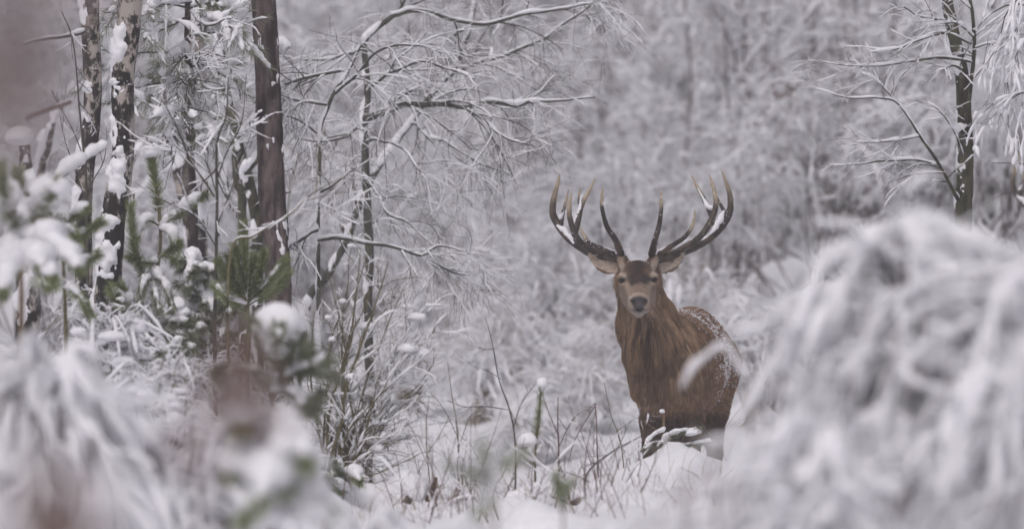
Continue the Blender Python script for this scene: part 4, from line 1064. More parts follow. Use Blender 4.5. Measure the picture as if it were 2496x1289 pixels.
# round snow-capped pine top, slightly blurred
r = root_at(672, 20.5, "young_pine", "pine top wearing a big round ball of snow, below the pine trunk", "tree")
d = 20.5
stem(r, [(672, 830, d, 8), (668, 900, d, 11), (660, 1050, d, 14)])
snowball(r, 676, 792, d, 66, 12, sq=.78, amp=.12, flat=.75)
for i, q in enumerate([[(670, 900, d, 7), (640, 840, d-.1, 5), (615, 790, d-.1, 3)], [(670, 900, d, 7), (700, 860, d-.1, 5), (735, 820, d-.2, 3)], [(669, 890, d, 7), (672, 850, d-.2, 5), (676, 810, d-.2, 3)], [(668, 940, d, 7), (730, 900, d-.1, 5), (790, 880, d-.1, 3)],
    [(668, 950, d, 7), (720, 960, d-.1, 5), (760, 990, d-.1, 3)], [(668, 930, d, 7), (610, 900, d-.1, 5), (560, 900, d-.1, 3)]]):
    shoot(r, q, 480, (.055, .08), a=.016 if i < 3 else .02, gap=.2, seed=i+140, mat='needle_far', side=3 if i > 2 else 0)
# blurred low pine in the foreground
r = root_at(690, 14.5, "young_pine", "blurred low pine buried in snow at the bottom left of centre", "tree")
d = 14.5
stem(r, [(680, 980, d, 8), (672, 1100, d, 12), (668, 1280, d, 16)], 'twig_red')
for i, q in enumerate([[(680, 1040, d, 8), (710, 1060, d-.1, 6), (750, 1120, d-.2, 3)], [(678, 1060, d, 8), (690, 1110, d-.2, 6), (700, 1180, d-.2, 3)], [(676, 1050, d, 8), (640, 1030, d-.1, 6), (590, 1050, d-.2, 3)], [(672, 1120, d, 8), (620, 1130, d-.1, 6), (560, 1170, d-.2, 3)], [(672, 1150, d, 8), (730, 1190, d-.1, 6), (780, 1230, d-.1, 3)], [(672, 1150, d, 8), (640, 1200, d-.3, 6), (600, 1260, d-.3, 3)]]):
    shoot(r, q, 260, (.05, .08), a=.036, gap=-.1, seed=i+160, cap=.06, mat='needle', wd=.003)
for i, (x, y, q) in enumerate([(640, 1045, 52), (720, 1060, 46), (760, 1130, 44), (690, 1200, 70), (600, 1130, 45), (640, 1260, 70), (760, 1250, 60)]):
    snowball(r, x, y, d-.1, q, i*2.1, "snow_load", .6, .7, .3)
# undergrowth hiding the feet of the trunks
UG = []
for i, (px, d_, h_, lab) in enumerate([(480, 26.5, 1.0, "snowy undergrowth tangle at the foot of the alder sapling"), (610, 27.5, 1.05, "snowy undergrowth tangle at the foot of the pine trunk"), (720, 27.0, .95, "snowy undergrowth tangle between the pine trunk and the yellowish shrub"),
     (400, 23.0, .85, "snowy undergrowth in front of the leaning birch's foot"), (560, 22.5, .75, "snowy undergrowth below the bright green young pine"), (250, 24.0, .9, "snowy undergrowth at the foot of the leaning birch"), (330, 28.5, 1.0, "snowy undergrowth between leaning birch and alder sapling")]):
    dd = float(dm(d_)); x = (px-1248)/FPX*dd
    if i < 2:
        UG.append(arch_bush("snowy_shrub", lab, "shrub", (x, dd), 34, .52, .40, 180+i, a=.007, wig=.5, tw=7, twL=(.08, .26), mat='twig_olive', cap=.018, ks=5, lump=.4, tw2=3, droop=.2, gap=.42, drop=.5, inner=(34, .025, .06), group="undergrowth among the trunks"))
    else: bush_copy(UG[i % 2], lab, x, dd, i*1.3, h_)
# little pine at the foot of the broom, sprigs in the heather
r = root_at(830, 24, "young_pine", "small dark green pine sprig under snow at the foot of the bare shrub", "tree")
d = 24.0
stem(r, [(840, 1140, d, 5), (845, 1200, d, 7)])
for i, q in enumerate([[(842, 1190, d, 5), (810, 1165, d-.1, 4), (785, 1180, d-.2, 3)], [(842, 1190, d, 5), (830, 1150, d-.1, 4), (815, 1130, d-.2, 3)], [(842, 1190, d, 5), (860, 1160, d-.1, 4), (878, 1175, d-.2, 3)], [(842, 1200, d, 5), (800, 1200, d-.2, 4), (760, 1205, d-.3, 3)], [(842, 1200, d, 5), (820, 1185, d-.3, 4), (800, 1165, d-.4, 3)]]):
    shoot(r, q, 520, a=.022, gap=.1, seed=i+180)
r = root_at(1305, 25, "pine_seedling", "thin upright pine seedling with a snow knob on its tip, left of the stag", "seedling")
d = 25.0
stem(r, [(1318, 960, d, 3), (1312, 1030, d, 4), (1305, 1100, d, 5)])
shoot(r, [(1304, 1085, d, 4), (1311, 1030, d, 3), (1318, 955, d, 2)], 300, (.03, .045), a=.004, gap=.5, seed=201, ang=(.6, 1.1), wd=.0018)
snowball(r, 1322, 936, d, 14, 3, sq=1.1); snowball(r, 1285, 1075, d, 26, 5)
r = root_at(1180, 13.5, "pine_sprig", "blurred pale green pine sprigs in the foreground below the stag's left", "seedling")
d = 13.5
stem(r, [(1190, 1150, d, 6), (1200, 1220, d, 9), (1205, 1289, d, 10)])
for i, q in enumerate([[(1200, 1190, d, 6), (1150, 1150, d-.1, 5), (1095, 1135, d-.2, 3)], [(1196, 1180, d, 6), (1185, 1130, d-.1, 5), (1175, 1085, d-.2, 3)], [(1198, 1170, d, 6), (1230, 1135, d, 5), (1268, 1115, d, 3)], [(1200, 1210, d, 6), (1185, 1220, d-.2, 5), (1165, 1250, d-.3, 3)]]):
    shoot(r, q, 170, (.03, .05), a=.006, gap=.35, seed=i+220, wd=.0022)
r = root_at(1365, 17, "pine_sprig", "short olive pine sprig poking from the snow right of the seedling", "seedling")
d = 17.0
stem(r, [(1362, 1180, d, 4), (1366, 1240, d, 6)])
for i, q in enumerate([[(1366, 1240, d, 5), (1362, 1200, d, 4), (1355, 1165, d, 3)], [(1366, 1240, d, 5), (1376, 1210, d-.1, 4), (1388, 1185, d-.1, 3)]]):
    shoot(r, q, 260, (.025, .04), a=.008, gap=.3, seed=i+240)
# ------------------------------------------------------------------ catkin alders
def alder(label, px, d, mains, per=8, n2=4, cat=26, mat='twig_dark', a=.0022, thick=1.):
    r = root_at(px, d, "alder_sapling", label, "sapling")
    L = []
    for i, q in enumerate(mains):
        q = [(x, y, dd, w_*thick) for x, y, dd, w_ in q]
        if i == 0: q = down(q)
        _, P, Rr = limb(r, q, M[mat], 40, 6, .015, a*.7, .7, .4, "stem" if i == 0 else "branch", seed=i+px); L.append((P, Rr))
    s1 = [grow(P, Rr, per, (.1, .34), (.35, .8), -.2, .08, 8, .6, .1, .95 if i else .6, rmin=.001) for i, (P, Rr) in enumerate(L)]
    s1 = (np.concatenate([q[0] for q in s1]), np.concatenate([q[1] for q in s1]))
    s2 = grow(*s1, n2, (.04, .14), (.4, .9), -.1, .1, 6, .7, .2, 1., rmin=.0009)
    fine(r, [s1, s2], M[mat], k=4, a=a, b=1., gap=.42, seed=px)
    if cat: catkins(r, s1[0], cat)
    return r
d = 25.2
alder("catkin-hung alder sapling standing before the hazy birch, left of the pine trunk", 525, d, [[(556, 190, d, 3), (552, 280, d, 4), (530, 345, d, 6), (527, 450, d, 7), (526, 620, d, 8), (524, 760, d, 9)],
   [(523, 478, d, 5), (465, 390, d-.1, 4.5), (430, 310, d-.2, 4), (388, 238, d-.3, 2)], [(527, 440, d, 4), (555, 370, d+.1, 3.5), (590, 300, d+.1, 3), (602, 180, d+.1, 1.5)], [(526, 600, d, 4), (480, 530, d-.1, 3.5), (400, 490, d-.2, 3), (330, 445, d-.2, 1.5)],
   [(526, 560, d, 4), (560, 470, d, 3), (612, 330, d, 1.5)], [(527, 470, d, 4), (490, 380, d, 3), (400, 368, d, 2), (345, 360, d, 1.5)]], cat=70)
d = 23.8
alder("thin alder wand with dark catkins slanting right across the pine trunk", 560, d, [[(850, 425, d, 2), (790, 455, d, 3), (750, 482, d, 4), (695, 530, d, 5), (620, 575, d, 6), (560, 640, d, 7)],
   [(740, 490, d, 2.5), (820, 470, d, 2), (885, 470, d, 1.2)], [(770, 470, d, 2.5), (776, 400, d, 2), (790, 360, d, 1.2)], [(700, 525, d, 2.5), (708, 470, d, 2), (708, 420, d, 1.2)], [(720, 510, d, 2.5), (800, 515, d, 2), (830, 520, d, 1.2)]], 4, 2, 24, 'twig_olive', .002)
d = 29.0
alder("slender dark sapling between the two left birches", 200, d, [[(150, 30, d, 3), (175, 90, d, 4), (188, 180, d, 4), (196, 280, d, 5), (208, 400, d, 6), (212, 520, d, 7), (214, 640, d, 8)],
   [(205, 380, d, 3), (170, 300, d-.1, 2.5), (125, 220, d-.2, 2)], [(210, 470, d, 3), (250, 400, d, 2.5), (262, 330, d, 1.5)], [(212, 500, d, 3), (160, 350, d-.1, 2.5), (140, 240, d-.2, 1.5)]], 7, 3, 0)
# ------------------------------------------------------------------ bare shrub (centre) and saplings
def broom():
    d = 25.2
    x0 = (815-1248)/FPX*d; c = np.array([x0, d, gz(x0, d)])
    r = thing("bare_shrub", c, "dense bare shrub of yellowish twigs fanning right, left of the clearing", "shrub")
    L = []
    heads = [(945, 640), (880, 615), (1030, 752), (1065, 800), (1062, 850), (1035, 770), (1040, 925), (1045, 1000), (1015, 1060), (1020, 960), (985, 690), (850, 640), (800, 680), (770, 760), (960, 720), (1000, 830), (1025, 1110), (930, 660), (905, 600), (990, 900), (760, 860), (870, 740), (1050, 880), (980, 1040)]
    for i, (hx, hy) in enumerate(heads):
        dz = prng.uniform(-.35, .35); bx = 815+prng.uniform(-50, 60); by = 1215+prng.uniform(-30, 10)
        mx = bx+(hx-bx)*.42+prng.uniform(-25, 10); my = by+(hy-by)*.55+prng.uniform(-15, 15)
        q = [(bx, by, d, 9 if i in (0, 1, 17) else 6), (mx, my, d+dz*.6, 7 if i in (0, 1, 17) else 4.5), (hx, hy, d+dz, 1.8)]
        _, P, Rr = limb(r, q, M['twig_olive'], 36, 6, .05, .004, .8, .38, "stem", seed=i*3+400); L.append((P, Rr))
    P = np.concatenate([a for a, b in L]); Rr = np.concatenate([b for a, b in L])
    s1 = grow(P, Rr, 12, (.12, .42), (.35, 1.0), -.05, .20, 9, .6, .15, 1., rmin=.0017)
    s2 = grow(*s1, 3, (.06, .22), (.4, 1.0), -.05, .22, 6, .7, .2, 1., rmin=.0013)
    fine(r, [s1], M['twig_olive'], "branchlets", 4, .003, .9, .52, seed=43)
    fine(r, [s2], M['twig_olive'], "twigs", 3, .0018, .8, .56, ks=4, seed=44)
    catkins(r, s1[0], 20)
    sb = MB()
    for _ in range(34):
        k = prng.integers(0, len(s1[0])); p = s1[0][k, prng.integers(1, 6)]
        q = prng.uniform(.012, .034); blob(sb, p+UP*q*.4, (q*prng.uniform(.9, 1.6), q, q*.8), prng.uniform(0, 99), .35, 16, 10, 2, .6)
    stuff(sb.build("snow_clumps", M['snow'], r))
broom()
def sapling(label, px, d, mains, per=5, n2=2, mat='twig_dark', a=.0015, gap=.6):
    r = root_at(px, d, "bare_sapling", label, "sapling")
    L = []
    for i, q in enumerate(mains):
        if i == 0: q = down(q)
        _, P, Rr = limb(r, q, M[mat], 34, 5, .02, a, .6, gap, "stem" if i == 0 else "branch", seed=i+px, hmin=.4); L.append((P, Rr))
    s1 = [grow(P, Rr, per, (.05, .2), (.4, .9), -.25, .08, 7, .65, .2, .95, rmin=.0009) for P, Rr in L]
    s1 = (np.concatenate([q[0] for q in s1]), np.concatenate([q[1] for q in s1]))
    sets = [s1]
    if n2: sets.append(grow(*s1, n2, (.03, .09), (.4, .9), -.2, .1, 5, .7, .2, 1., rmin=.0008))
    fine(r, sets, M[mat], k=3, a=a, b=.8, gap=gap, seed=px)
d = 25.5
sapling("tall thin bare sapling standing alone in the clearing left of the stag", 1257, d, [[(1182, 772, d, 1.6), (1200, 835, d, 2.4), (1220, 925, d, 3.2), (1240, 995, d, 4), (1252, 1055, d, 4.5), (1257, 1205, d, 5)],
  [(1240, 995, d, 2.5), (1190, 990, d-.1, 2.2), (1130, 990, d-.1, 2), (1090, 975, d-.1, 1.4)], [(1220, 925, d, 2.2), (1180, 900, d, 2), (1125, 880, d, 1.4)], [(1250, 1040, d, 2.6), (1270, 980, d, 2.2), (1310, 930, d, 1.4)], [(1205, 850, d, 2), (1180, 850, d, 1.8), (1170, 845, d, 1.2)]])
for i, (px, d, lab, mains, mat) in enumerate([
  (1360, 25.8, "dark red forked sapling with crossing twigs close to the stag's left", [[(1358, 965, 25.8, 2.2), (1360, 1040, 25.8, 3.4), (1362, 1180, 25.8, 5)], [(1361, 1090, 25.8, 2.6), (1400, 1020, 25.8, 2.2), (1450, 985, 25.7, 1.4)], [(1361, 1060, 25.8, 2.4), (1330, 985, 25.9, 2), (1318, 950, 25.9, 1.2)]], 'twig_red'),
  (1455, 26.4, "upright dark twig with one long side shoot just left of the stag", [[(1452, 980, 26.4, 2.6), (1456, 1060, 26.4, 3.2), (1460, 1180, 26.4, 4)], [(1454, 985, 26.4, 2.4), (1430, 1020, 26.4, 2.4), (1400, 1075, 26.4, 2), (1385, 1130, 26.4, 1.6)]], 'twig_red'),
  (1430, 24.6, "low snow-dusted branch slanting up towards the stag's forelegs", [[(1585, 1050, 24.6, 1.6), (1530, 1080, 24.6, 3), (1480, 1110, 24.6, 4), (1430, 1160, 24.6, 5)], [(1500, 1098, 24.6, 2.4), (1520, 1060, 24.6, 2), (1525, 1040, 24.6, 1.2)]], 'twig_dark'),
  (1130, 25.0, "pair of fine bare stems right of the yellowish shrub", [[(1090, 880, 25, 1.4), (1100, 960, 25, 2.2), (1115, 1060, 25, 3), (1120, 1190, 25, 4)], [(1116, 1070, 25, 2), (1075, 990, 25, 1.8), (1050, 960, 25, 1.2)], [(1118, 1090, 25, 2), (1140, 1020, 25, 1.8), (1170, 1000, 25, 1.2)]], 'twig_olive'),
  (1060, 24.4, "twiggy stems rising beside the broken branch on the snowy log", [[(1045, 970, 24.4, 1.4), (1040, 1060, 24.4, 2.4), (1050, 1200, 24.4, 4)], [(1044, 1100, 24.4, 2), (1080, 1040, 24.4, 1.6), (1095, 1010, 24.4, 1.2)], [(1046, 1140, 24.4, 2), (1010, 1060, 24.4, 1.6), (990, 1030, 24.4, 1.2)]], 'twig_olive'),
  (1540, 27.4, "fine pale twigs in front of the stag's chest", [[(1475, 930, 27.4, 1.2), (1490, 1010, 27.4, 2), (1520, 1130, 27.4, 3)], [(1500, 1050, 27.4, 1.6), (1545, 1020, 27.4, 1.4), (1570, 1010, 27.4, 1)]], 'twig_olive')]):
    sapling(lab, px, d, mains, mat=mat, a=.0012 if px != 1540 else -.02, gap=.55)
# snapped pine stump in front of the stag
r = root_at(1620, 28.2, "broken_pine", "snapped little pine with snow on its arms right in front of the stag's legs", "tree")
d = 28.2
limb(r, down([(1617, 1003, d, 6), (1618, 1050, d, 7), (1620, 1105, d, 8)]), M['wood_raw'], 30, 8, .008, .004, .4, .5, "stem", seed=3)
snowball(r, 1614, 1003, d, 7, 3)
limb(r, [(1619, 1050, d, 5), (1590, 1065, d-.1, 4), (1565, 1100, d-.2, 3)], M['twig_olive'], 20, 6, .008, .005, 1., .3, "branch", seed=4)
for i, q in enumerate([[(1620, 1080, d, 5), (1645, 1060, d-.1, 4), (1700, 1045, d-.2, 3)], [(1620, 1090, d, 5), (1660, 1085, d-.1, 4), (1735, 1075, d-.2, 3)], [(1620, 1085, d, 5), (1595, 1080, d-.2, 4), (1572, 1095, d-.3, 3)], [(1620, 1095, d, 5), (1640, 1095, d-.3, 4), (1655, 1110, d-.4, 3)], [(1620, 1090, d, 4), (1605, 1105, d-.3, 4), (1585, 1120, d-.4, 3)]]):
    shoot(r, q, 300, (.03, .05), a=.011 if i < 2 else .007, gap=.15 if i < 2 else .3, seed=i+260, cap=.03, mat='needle_far')
snowball(r, 1685, 1056, d-.2, 15, 6, sq=.7, amp=.45); snowball(r, 1700, 1052, d-.2, 11, 8, sq=.7, amp=.45)
r = root_at(1692, 26.5, "broken_stick", "short snapped brown stick poking from the snow right of the broken pine", "stick")
limb(r, down([(1695, 1087, 26.5, 9), (1692, 1125, 26.5, 10), (1689, 1165, 26.5, 11)]), M['wood_raw'], 20, 9, .006, snow=False, name="stick", seed=5)
# ------------------------------------------------------------------ log
d = 24.4
r = root_at(1150, d, "fallen_log", "snow-topped fallen log with a snapped reddish branch stub, lying at the bottom centre", "log")
_, P, Rr = limb(r, [(930, 1268, d-.2, 36), (985, 1250, d-.1, 40), (1060, 1243, d, 40), (1180, 1238, d+.2, 38), (1290, 1232, d+.3, 32), (1400, 1222, d+.5, 24), (1490, 1210, d+.6, 14)], M['log_bark'], 70, 14, .03, .034, .6, .0, "log", seed=8, cap=.050)
limb(r, [(1030, 1245, d-.1, 15), (1048, 1205, d-.15, 15), (1058, 1180, d-.15, 13), (1061, 1163, d-.15, 9)], M['log_bark'], 30, 9, .012, .003, .2, .5, "broken_branch", seed=9)
limb(r, [(1055, 1190, d-.15, 6), (1085, 1176, d-.15, 4)], M['twig_olive'], 10, 6, .004, .004, .5, .2, "broken_branch", seed=10)
limb(r, [(965, 1262, d-.3, 22), (985, 1235, d-.35, 24), (998, 1210, d-.35, 18)], M['bark_grey'], 24, 10, .012, .012, .3, .05, "stub", seed=11)
limb(r, [(820, 1272, d-.6, 7), (900, 1268, d-.5, 9), (980, 1258, d-.4, 11)], M['log_bark'], 24, 8, .012, .012, .6, .05, "broken_branch", seed=12)
# ------------------------------------------------------------------ bent, snow-buried bushes (near, blurred)
def at(px, d): d = float(dm(d)); return ((px-1248)/FPX*d, d)
bb = dict(ks=8, lump=.25, drop=1.1, mat='twig_far', jit=.07)
arch_bush("bent_bush", "big blurred bush bent over under thick snow, filling the lower right", "shrub", at(2210, 14.6), 120, 1.10, .54, 11, dome=True, a=.0125, wig=.4, tw=6, twL=(.1, .34), cap=.020, inner=(26, .03, .07), gap=.16, droop=.7, core=(.30, .26, .34, .48), **bb)
arch_bush("bent_bush", "second blurred snow-bent bush low at the right edge, beside the largest", "shrub", at(2560, 14.0), 90, 1.00, .52, 12, dome=True, a=.0125, wig=.4, tw=6, twL=(.1, .34), cap=.020, inner=(20, .03, .07), gap=.16, droop=.7, core=(.28, .24, .32, .44), **bb)
arch_bush("bent_bush", "low white snow-smothered bush in front of the big bent one, below the stag's rump", "shrub", at(2000, 13.4), 60, .66, .24, 13, dome=True, a=.0125, wig=.4, tw=5, twL=(.1, .3), cap=.026, inner=(16, .04, .08), gap=-.05, droop=1.2, core=(.17, .15, .22, .36), **bb)
arch_bush("bent_bush", "bent snowy bush at the left edge under the snow-armed young pine", "shrub", at(110, 16), 80, .82, .40, 14, dome=True, a=.0145, tw=4, twL=(.12, .45), cap=.028, inner=(20, .04, .09), gap=-.02, droop=1.3, core=(.30, .25, .28, .38), **bb)
arch_bush("bent_bush", "pale heavily blurred snowy bush in the bottom left corner", "shrub", at(40, 7.6), 50, .92, .22, 15, a=.012, tw=4, twL=(.08, .25), cap=.02, inner=(24, .03, .06), gap=.0, droop=1.3, core=(.17, .14, .30, .44), **bb)
arch_bush("bent_bush", "greyish blurred snowy bush beneath the russet leaves, left of the low pine", "shrub", at(420, 17), 44, .60, .36, 16, a=.015, tw=6, twL=(.12, .35), cap=.024, gap=.1, inner=(26, .035, .08), droop=1.2, core=(.24, .2, .2, .24), **bb)
# snow branch hanging across the flank
r = root_at(1780, 16, "snowy_branch", "blurred snow-covered branch hanging across the stag's flank", "branch")
limb(r, down([(1660, 948, 16, 3), (1685, 905, 16, 4), (1722, 872, 16, 5), (1765, 850, 16, 5), (1800, 900, 16, 6), (1830, 1010, 16, 6)]), M['twig_dark'], 40, 7, .01, .013, .8, .0, "stem", seed=3, hmin=.0, cap=.018)
limb(r, [(1720, 1040, 16, 2), (1760, 1000, 16, 3), (1815, 950, 16, 4)], M['twig_dark'], 30, 6, .01, .0005, .2, .6, "branch", seed=5, cap=.003)
# low snow cushions along the bottom
CU = []
for i, (px, d, h, lab) in enumerate([(1130, 11.5, .50, "low blurred snow cushion at the bottom centre, below the log"), (850, 16.5, .44, "snow cushion over heather at the foot of the bare shrub"), (1330, 12.5, .44, "small blurred snow cushion at the bottom, right of the log's middle"),
      (1560, 13.0, .54, "blurred snow cushion at the bottom below the stag"), (1740, 12.5, .66, "blurred snow hump at the bottom, touching the bent bush"), (730, 11, .44, "white blurred snow hump at the bottom left of centre")]):
    x, y = at(px, d)
    if i < 2:
        CU.append(arch_bush("snow_covered_heather", lab, "shrub", (x, y), 16, h*.95, (.18, .22)[i], 30+i, a=.005, wig=.3, tw=6, twL=(.06, .2), cap=.012, ks=5, gap=.35, inner=((34, 34)[i], .03, .08), mat='twig_red', drop=.4, droop=.2, flatb=(.5, .8), tw2=2, group="snow-smothered heather along the bottom"))
    else:
        k = i % 2
        bush_copy(CU[k], lab, x, y, i*1.9, 1.0+.12*(i % 3), h/(.50, .44)[k]/(1.0+.12*(i % 3)))
# ------------------------------------------------------------------ nearest twigs with dry leaves, melted by the blur
def leaf_twig(label, px, d, pts, leafspots, n, size, mat='leaf_russet', spread=.03, wood='twig_red', snow=.004):
    r = root_at(px, d, "leafy_twig", label, "twig")
    for i, q in enumerate(pts):
        q = down(q, 0, 1.) if (i == 0 and q[-1][1] > q[0][1]) else q
        limb(r, q, M[wood], 30, 6, .01, snow, .8, .3, "stem" if i == 0 else "branch", seed=i+px, cap=.012)
    lm = MB()
    for (x, y, k) in leafspots:
        S = U(x, y, d)+rng.normal(size=(k, 3))*spread*np.array([.7, .6, 1.])
        leaves(lm, S, rng.normal(size=(k, 3))+np.array([0, 0, -.7]), rng.uniform(size[0], size[1], k))
    stuff(lm.build("leaves", M[mat], r))
leaf_twig("blurred russet leaves on a near twig, in front of the low pine", 590, 6.4, [[(575, 880, 6.4, 8), (600, 1000, 6.4, 12), (560, 1150, 6.4, 13), (500, 1289, 6.4, 14)], [(590, 980, 6.4, 8), (480, 1010, 6.4, 7), (380, 1030, 6.4, 5)], [(600, 960, 6.4, 8), (680, 1000, 6.4, 6)]],
   [(570, 890, 7), (585, 930, 10), (600, 975, 8), (650, 990, 3), (400, 1040, 2), (460, 1080, 2)], 6, (.03, .055), 'leaf_brown', spread=.016)
leaf_twig("blurred russet smudge of near leaves in the bottom left corner", 130, 5.2, [[(150, 1170, 5.2, 10), (120, 1230, 5.2, 14), (90, 1289, 5.2, 16)]], [(110, 1205, 10), (150, 1250, 8), (90, 1270, 8), (200, 1270, 5)], 6, (.025, .045), 'leaf_brown', spread=.016)
leaf_twig("large blurred dull leaves hanging into the top left corner", 40, 4.6, [[(150, -300, 4.6, 40), (60, -80, 4.6, 44), (15, 120, 4.6, 34), (10, 280, 4.6, 16)], [(40, -20, 4.6, 20), (100, -20, 4.6, 16), (160, -40, 4.6, 10)]], [(30, 60, 12), (40, 160, 12), (25, 250, 8), (10, 300, 4), (70, 10, 8)], 6, (.03, .06), 'leaf_dull', .020, 'twig_far')
# ------------------------------------------------------------------ behind the stag: bushes that can be told apart
SB = []
for i, (px, d, h, lab) in enumerate([
    (1640, 54, 1.35, "blurred snow-bent bush directly behind the stag's neck"), (1330, 45, .95, "snowy bank of bent bush behind the sapling, left of the stag"), (1900, 54, 1.5, "blurred snowy bush behind the stag's rump"),
    (1060, 53, 1.5, "arching snowy bush around a dark hollow, behind the yellowish shrub"), (2150, 55, 1.6, "blurred snowy bush left of the mossy right-hand trunk"), (2440, 46, 1.5, "snowy bush beyond the right-hand trunk at the picture's edge"),
    (780, 49, 1.5, "pale snowy bush behind the spreading bare trees"), (560, 48, 1.6, "pale snowy bush seen behind the slim mossy tree"), (330, 46, 1.7, "pale snowy bush seen behind the birches"), (90, 44, 1.7, "pale snowy bush far left behind the broken birch"),
    (1500, 48, 1.2, "snowy bush on the bank just left of the stag's muzzle"), (1780, 47.5, 1.25, "snowy bush on the bank between the stag's rump and the bent bush"), (2010, 48, 1.5, "snowy bush on the bank behind the dome of the bent bush"), (2290, 49, 1.7, "snowy bush on the bank just left of the mossy right-hand trunk's foot"), (1230, 57, 1.5, "dim snowy bush far back above the sapling's tip"), (1450, 59, 1.6, "dim snowy bush far back behind the left antler"), (1720, 58, 1.7, "dim snowy bush far back behind the right antler"), (900, 56, 1.6, "dim snowy bush behind the upright bare tree's foot")]):
    x, y = at(px, d)
    if i < 3:
        SB.append(arch_bush("snowy_bush", lab, "shrub", (x, y), 26, h, 1.05, 50+i, a=.010, wig=.45, tw=9, twL=(.2, .6), mat='twig_far', cap=.024, ks=4, lump=.3, tw2=4, droop=.15, gap=.32, drop=.45, group="snowy bushes behind the clearing"))
    else: bush_copy(SB[i % 3], lab, x, y, i*2.1, h/(1.35, .95, 1.5)[i % 3])
ST = []
for i, (px, d, h, lab) in enumerate([(1180, 41, .50, "low snow-bowed tussock in the clearing behind the alone-standing sapling"), (1420, 40, .42, "low snow-bowed tussock in the clearing close left of the stag"), (1000, 42, .6, "low snowy tussock in the clearing behind the yellowish shrub's tips"), (1290, 38, .3, "lowest faint tussock in the clearing behind the knob-tipped seedling"), (1500, 44.5, .7, "rounded snowy tussock behind the stag's chest"), (1100, 46, .7, "snowy tussock at the foot of the dark hollow"), (1850, 40, .75, "snowy tussock close right of the stag's rump"), (1240, 43.5, .55, "snowy tussock at the lower left end of the bank"), (1570, 42.5, .6, "snowy tussock showing under the stag's jaw"), (1680, 43.8, .8, "snowy tussock behind the stag's withers")]):
    x, y = at(px, d)
    if i < 2:
        ST.append(arch_bush("snowy_tussock", lab, "tussock", (x, y), 44, h, .55, 150+i, a=.009, wig=.35, tw=7, twL=(.12, .4), mat='grass_dry', cap=.016, ks=4, lump=.3, tw2=2, droop=.4, gap=.3, drop=.8, group="tussocks in the clearing"))
    else: bush_copy(ST[i % 2], lab, x, y, i*1.7, (h/(.5, .42)[i % 2])**.7, (h/(.5, .42)[i % 2])**.3)
# a shrub keeping some russet leaves
r = arch_bush("beech_sapling", "blurred shrub keeping russet leaves, left of the mossy right-hand trunk", "shrub", at(2120, 50), 34, 2.9, 1.0, 71, a=.012, wig=.3, tw=6, twL=(.3, .8), mat='twig_far', cap=.03, ks=4, tw2=2, droop=.2, gap=.36, drop=.3)
lm = MB(); K = 300
cen = np.array([U(x, y, 50) for x, y in [(2110, 330), (2140, 420), (2130, 300), (2230, 300), (1990, 220), (2120, 460), (2060, 500), (1920, 240)]])
S = cen[rng.integers(0, len(cen), K)]+rng.normal(size=(K, 3))*np.array([.16, .3, .16])
leaves(lm, S, rng.normal(size=(K, 3))+np.array([0, 0, -.6]), rng.uniform(.05, .09, K)); stuff(lm.build("leaves", M['leaf_brown'], r))
# dim trunks in the wood behind
for i, (px, d, w_, top, lab) in enumerate([(1480, 66, 34, -60, "dim dark trunk high in the background above the stag"), (2400, 52, 46, -60, "hazy grey trunk just right of the mossy trunk"), (2075, 60, 16, -60, "thin dim stem in the background thicket at the top right"), (1275, 64, 40, 120, "short dim stump shape in the thicket above the level limb"), (2045, 61, 10, -60, "thinnest dim stem beside another in the top right thicket")]):
    pts = down([(px+8, top, d, w_*.8), (px, 200, d, w_)])
    P0, _ = smooth_poly(pts, 5)
    r = thing("far_tree", base_of(P0), lab, "tree")
    trunk(r, pts, M['bark_grey'], 14, 60, .08, snow=((-.7, -.3, .6), .03, -.2, 5), seed=300+i)
# the thicket on the slope, one mass
M['twig_thicket'] = simple("twig_thicket", 6, (.10, .085, .083), (.24, .19, .18), .9, bs=0)
def thicket():
    g = np.random.default_rng(99)
    root = thing("snowy_thicket", (0, 60, gz(0, 60)), "dense snow-laden thicket covering the slope behind everything", "thicket"); root["kind"] = "stuff"
    pr = []
    for i in range(6):
        mb = MB(); s = MB(); h = (2.3, 1.6, 2.7, 1.9, 2.1, 2.5)[i]
        P, Rr = arch_stems((0, 0, 0), 11, h, g.uniform(.8, 1.4), 1000+i, m=9, drop=.45)
        P = wob(P, .35, 1.6, i)
        T1 = grow(P, Rr, 12, (.25, .85), (.5, 1.4), .1, .4, 6, .6, .12, 1., rmin=.004)
        T2 = grow(*T1, 6, (.09, .36), (.5, 1.5), .05, .5, 4, .7, .1, 1., rmin=.003)
        tubes(mb, P, Rr*1.3, 3); tubes(mb, *T1, 3); tubes(mb, *T2, 3)
        snowline(s, P, Rr, .008, 1.0, 4, 14, .3, 1., 0, .1, i, 5, .05)
        snowline(s, *T1, .013, 1.0, 4, 8, .3, 1.0, 0, .1, i, 6, .035)
        snowline(s, *T2, .013, 1.0, 4, 5, .34, 1.0, 0, .1, i, 6, .035)
        o = stuff(mb.build("clump", M['twig_thicket'])); stuff(s.build("snow", M['snow'], o)); pr.append(o)
    spots = []
    for row, (y, n) in enumerate([(50, 9), (53, 10), (57, 14), (60, 15), (63, 16), (67, 16), (72, 17), (78, 17), (86, 18), (96, 18)]):
        half = y*.085+2.4
        for k in range(n): spots.append((-half+2*half*(k+g.uniform(.1, .9))/n, y+g.uniform(-1.5, 1.5)))
    L0 = Vector(root.location)
    k = 0
    for i, (x, y) in enumerate(spots):
        if y < 56 and -2.2 < x < 1.6: continue
        o = pr[k % 6] if k < 6 else copy_tree(pr[k % 6])
        o.parent = root; o.location = Vector((x, y, gz(x, y)-.05))-L0; o.rotation_euler = (0, 0, g.uniform(0, 6.28)); f = g.uniform(.75, 1.2); o.scale = (f, f, f*g.uniform(.85, 1.15)); k += 1
